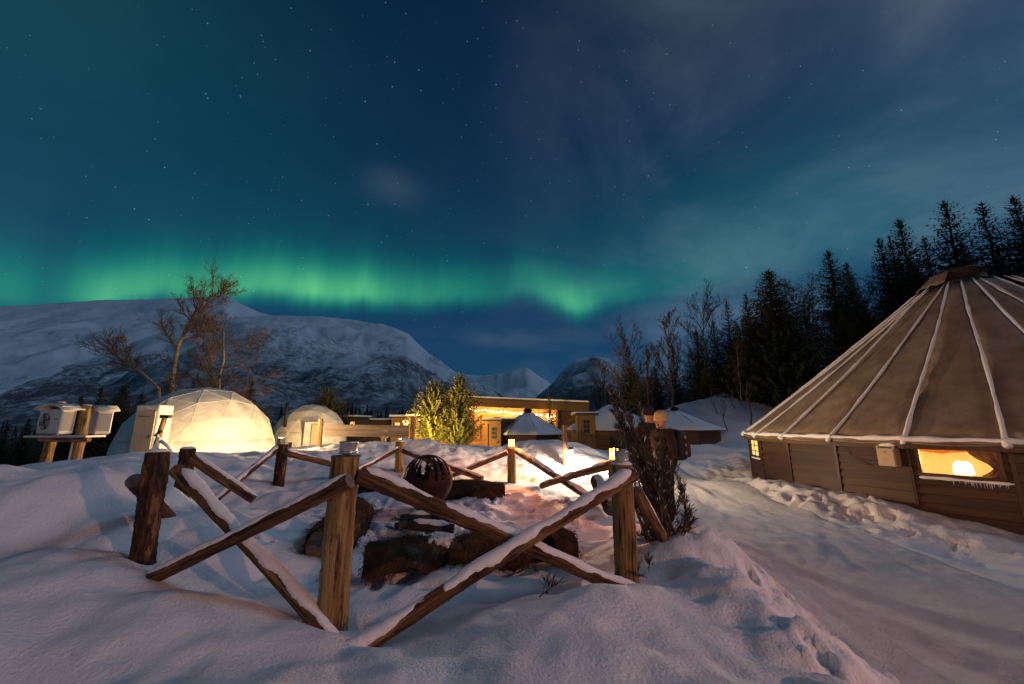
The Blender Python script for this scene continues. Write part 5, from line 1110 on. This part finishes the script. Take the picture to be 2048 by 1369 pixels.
for i, (px, py, Yv, k, w, lab) in enumerate([
    (1535, 540, 27, 2, 1.2, 'broad dense spruce left of the big tent roof, fullest of the row'), (1655, 500, 36, 1, 1.15, 'tall slender spruce just left of the middle of the tent roof edge'), (1692, 524, 35, 0, .85, 'shorter spruce pressed against the right side of the tall slender one'),
    (1490, 586, 38, 0, .8, 'spruce half hidden behind the left of the fullest spruce'), (1452, 600, 37, 4, .7, 'loose ragged spruce standing left of the dense ones'), (1757, 474, 38, 1, .9, 'narrow spruce, first of the cluster left of the tent peak'), (1796, 436, 37, 0, .95, 'tall spruce in the middle of the cluster left of the tent peak'),
    (1778, 470, 42, 3, 1.0, 'thin spruce squeezed between the two cluster spruces'), (1846, 470, 40, 4, .8, 'lower spruce between the cluster and the one behind the tent peak'), (1886, 400, 36, 4, .95, 'tall ragged spruce rising just left of the tent smoke cap'), (1960, 402, 37, 3, 1.1, 'sparse thin spruce rising right of the tent smoke cap'),
    (2024, 390, 34, 0, .95, 'tall dark spruce at the right edge of the sky'), (2052, 460, 36, 1, 1.1, 'spruce cut by the right edge behind the tent'), (1995, 500, 42, 0, .9, 'low spruce between the two tall ones right of the tent peak'), (1920, 480, 43, 0, .9, 'spruce mostly hidden straight behind the tent smoke cap'), (1725, 600, 40, 2, .8, 'low dark spruce right behind the tent roof edge'),
    (1255, 690, 33, 4, .9, 'dark spruce behind the hut with the yellow door'), (1345, 690, 36, 3, 1.0, 'thin spruce among the birches behind the dark hut'), (1425, 640, 40, 4, .9, 'ragged spruce among birches at the top of the snow slope'), (1310, 735, 38, 0, 1.0, 'low spruce behind the thin pole'), (1215, 770, 44, 0, 1.2, 'low spruce at the right end of the lodge'),
    (1392, 660, 34, 0, 1.0, 'dark spruce at the left end of the dense row on the slope'), (1470, 640, 33, 0, 1.0, 'dark spruce filling the row just left of the fullest spruce'), (1512, 650, 34, 2, .9, 'low wide spruce behind the left side of the fullest spruce'), (1680, 620, 31, 2, .8, 'low bushy spruce touching the tent roof edge'),
    (1820, 520, 38, 2, .7, 'low wide spruce behind the peak cluster'), (1275, 745, 31, 4, 1.1, 'short spruce behind the roof of the hut with the yellow door'), (1410, 735, 31, 2, .9, 'short dense spruce at the top of the snow slope')]):
    plant_tree('spruce_tree', CON[k], px, py, Yv, lab, 'tree', GR, w * 1.12, i * 1.3)
plant_tree('young_pine', PINE, 868, 762, 24.5, 'young pine lit yellow from below, left of the pair', 'tree', 'floodlit young pines', .95, .3)
plant_tree('young_pine', PINE, 918, 748, 25.5, 'young pine with a tall leader, right of the lit pair', 'tree', 'floodlit young pines', .85, 2.1)
plant_tree('young_pine', PINE, 655, 776, 42, 'small pine peeking up behind the farther dome', 'tree', 'floodlit young pines', 1.0, 1.1)
plant_tree('spruce_tree', CON[4], 1098, 788, 31, 'slim little spruce hung with bulbs before the lodge corner', 'tree', None, 1.0, .4)
for i, (px, py, Yv, k) in enumerate([(165, 790, 30, 0), (205, 772, 33, 4), (250, 768, 31, 2), (285, 785, 36, 0), (120, 818, 36, 1), (60, 836, 40, 0), (20, 845, 44, 4), (395, 748, 36, 4), (505, 760, 38, 0)]):
    plant_tree('spruce_tree', CON[k], px, py, Yv, ['dark spruce right above the heat pump stand', 'dark spruce between the heat pumps and the dome, middle one', 'widest dark spruce left of the large dome', 'dark spruce touching the left shoulder of the large dome', 'dark spruce behind the left heat pump post', 'low dark spruce left of the heat pumps', 'low dark spruce at the left edge', 'bushy spruce low behind the large dome beside the birch trunk', 'dark spruce behind the right shoulder of the large dome'][i], 'tree', 'dark spruces below the domes', 1.1, i * .9)
# bare birches
def birch(seed, trunk_pts, r0, depth=5, spread=.55, rmin=.0004, upw=.25, nbr=(9, 5, 4, 4), start=.3, lens=(.42, .5, .5, .5)):
    rg = random.Random(seed); tr = MB(); cr = MB()
    def grow(pts, r, lvl, mb):
        n = len(pts) - 1; mb.tube(pts, [r * (1 - .75 * i / n) + rmin for i in range(n + 1)], 8 if lvl == 0 else (5 if lvl == 1 else 3), False, .06 if lvl == 0 else 0, seed)
        if lvl >= depth - 1: return
        L = sum((pts[i + 1] - pts[i]).length for i in range(n)); k = nbr[min(lvl, len(nbr) - 1)]
        for j in range(k):
            s = start + (1 - start) * (j + rg.uniform(.1, .9)) / k if lvl == 0 else .15 + .85 * (j + rg.uniform(0, 1)) / k
            f = s * n; i = min(int(f), n - 1); p = lerp(pts[i], pts[i + 1], f - i); d0 = (pts[i + 1] - pts[i]).normalized()
            rnd = Vector((rg.uniform(-1, 1), rg.uniform(-1, 1), rg.uniform(-1, 1))); rnd = (rnd - d0 * rnd.dot(d0)).normalized(); d_ = (d0 * (1 - spread * .6) + rnd * spread + Vector((0, 0, upw))).normalized()
            ln = L * lens[min(lvl, len(lens) - 1)] * (1.15 - .6 * s) * rg.uniform(.7, 1.25); m = 5 if lvl < 2 else 3; q = [p]
            for e in range(m):
                d_ = (d_ + Vector((rg.uniform(-.2, .2), rg.uniform(-.2, .2), rg.uniform(-.12, .18)))).normalized(); q.append(q[-1] + d_ * (ln / m))
            grow(q, r * (1 - .75 * s) * (.55 if lvl < 2 else .6) + .0003, lvl + 1, cr)
    grow([Vector(p) for p in trunk_pts], r0, 0, tr); return tr, cr
def unit_birch(seed, **kw):
    rg = random.Random(seed); p = [Vector((0, 0, -.02))]
    for i in range(10): p.append(p[-1] + Vector((rg.uniform(-.012, .012), rg.uniform(-.012, .012), .098)))
    tr, cr = birch(seed, p, .010, **kw); return tr.mesh('trunk', M['birch']), cr.mesh('crown', M['twig'])
BIR = [unit_birch(11, spread=.6, upw=.5, nbr=(16, 6, 5, 4), start=.3, lens=(.34, .5, .5, .55)), unit_birch(12, spread=.55, upw=.6, nbr=(18, 6, 5, 4), start=.25, lens=(.30, .5, .5, .5)), unit_birch(13, spread=.8, upw=.3, nbr=(18, 8, 6, 5), start=.15, lens=(.42, .5, .5, .5))]
for i, (px, py, Yv, k, w, lab) in enumerate([(1405, 603, 36, 0, 1., 'bare birch left of the ragged spruce on the slope'), (1330, 640, 34, 1, 1., 'tall bare birch above the dark unlit hut'), (1252, 672, 35, 0, 1., 'bare birch above the hut with the yellow door'), (1208, 728, 40, 1, 1.2, 'low bare birch beside the blue mountain'), (1600, 575, 40, 2, .9, 'bare birch filling the gap right of the fullest spruce'), (1470, 690, 26, 1, .6, 'slender birch trunk in front of the fullest spruce'), (1380, 700, 42, 0, 1., 'bare birch behind the top of the snow slope'), (1615, 600, 44, 0, 1., 'far bare birch in the gap before the slender spruce'), (1710, 560, 48, 2, .8, 'bare crown between the spruces right behind the tent roof'), (1285, 700, 42, 1, 1.1, 'bare birch behind the thin pole')]):
    plant_tree('bare_birch', BIR[k], px, py, Yv, lab, 'tree', 'bare birches on the slope', w * 1.35, i * 1.7)
plant_tree('bare_birch', BIR[2], 462, 655, 27, 'round-crowned bare tree right behind the large dome', 'tree', None, 1.25, .5)
# hero birch beside the dome: drawn trunk, lit from below
hb = at(345, 800, 25); hz_ = gz(hb.x, 25); tp = [Vector((hb.x, 25, hz_ - .3))] + [at(px, py, 25) for px, py in ((344, 775), (347, 745), (352, 715), (358, 690), (372, 660), (388, 632), (402, 616), (414, 600), (426, 586))]
hero = thing('bare_birch', (hb.x, 25, hz_), 'tall bare birch with a bent lit trunk above the large dome', 'tree')
tr, cr = birch(77, tp, .15, 5, .75, .0032, .40, (18, 9, 7, 5), .36, (.23, .48, .5, .5)); tr.build('trunk', M['birch'], hero, True); cr.build('crown', M['twig'], hero)
tp2 = [at(px, py, 24.) for px, py in ((330, 792), (318, 778), (300, 760), (283, 745), (262, 734), (240, 718), (218, 700), (196, 684))]; tp2[0].z -= 2.
h2 = thing('bare_birch', (tp2[0].x, 24, gz(tp2[0].x, 24)), 'bare stem leaning far left over the large dome', 'tree'); tr, cr = birch(78, tp2, .09, 4, .8, .005, .45, (16, 8, 7), .35, (.30, .5, .5)); tr.build('trunk', M['birch'], h2, True); cr.build('crown', M['twig'], h2)
# slope poles and saplings
a = at(1293, 722, 27); pol = MB().tube([(a.x, 27, gz(a.x, 27) - .3), a], [.11, .08], 8); tag(pol.build('wooden_pole', M['bark'], None, True), 'thin dark wooden pole among the trees behind the huts', 'pole')
for i, (px, pyt, Yv) in enumerate(((1492, 760, 22), (1418, 772, 24), (1446, 800, 22), (1455, 770, 25))):
    a = at(px, pyt, Yv); p = [Vector((a.x + .3 * (i % 2), Yv, gz(a.x, Yv) - .2))]; n = 7
    for j in range(n): p.append(lerp(p[0], a, (j + 1) / n) + Vector((.08 * math.sin(j * 1.3 + i), 0, 0)))
    tr, cr = birch(300 + i, p, .05 if i == 0 else .022, 4, .7, .003, .4, (6, 4, 3), .35, (.35, .5, .5)); s_ = thing('sapling', (p[0].x, Yv, p[0].z), ['thickest bare sapling trunk by the left tip of the tent eave', 'bare sapling on the snow slope above the dark hut roof', 'thin leaning sapling low on the snow slope', 'thin bare sapling near the top of the snow slope'][i], 'sapling', 'saplings on the snow slope'); tr.build('trunk', M['twig'], s_, True); cr.build('crown', M['twig'], s_)
# far woods in the valley, one mass
rg = np.random.RandomState(5); fm = MB(); prng = random.Random(6)
def add_far(x, y, h):
    z = gz(x, y) if math.hypot(x, y) < 120 else float(far(np.array([x]), np.array([y]))[0]); a0 = prng.uniform(0, 6); w = h * prng.uniform(.13, .2)
    for li in range(7):
        s = li / 7; zz = z + h * (.06 + .88 * s); rr = w * (1 - s) + .06 * h * .2; 
        for k in range(6):
            a = a0 + k * 1.047 + li * .5 + prng.uniform(-.2, .2); r1 = rr * prng.uniform(.7, 1.25); fm.add([(x + .35 * rr * math.cos(a + .8), y + .35 * rr * math.sin(a + .8), zz + h * .09), (x + .35 * rr * math.cos(a - .8), y + .35 * rr * math.sin(a - .8), zz + h * .10), (x + r1 * math.cos(a), y + r1 * math.sin(a), zz - h * .05)], [(0, 1, 2)])
    fm.add([(x - .03 * h, y, z + h * .8), (x + .03 * h, y, z + h * .8), (x, y, z + h)], [(0, 1, 2)]); fm.add([(x - .012 * h, y, z - .3), (x + .012 * h, y, z - .3), (x, y, z + h * .9)], [(0, 1, 2)])
for i in range(900):
    a = R(prng.uniform(-58, -8)); r_ = (120 if a < R(-30) else 75) * (5 ** prng.random()); add_far(r_ * math.sin(a), r_ * math.cos(a), prng.uniform(6, 11))
for i in range(130):
    px = prng.uniform(660, 830); Yv = prng.uniform(70, 120); x = at(px, 840, Yv).x; add_far(x, Yv, prng.uniform(6, 9.5) * (1 if px > 700 else .8))
fo = fm.build('forest', M['needle']); tag(fo, 'dark spruce wood filling the valley below the mountain', kind='stuff')
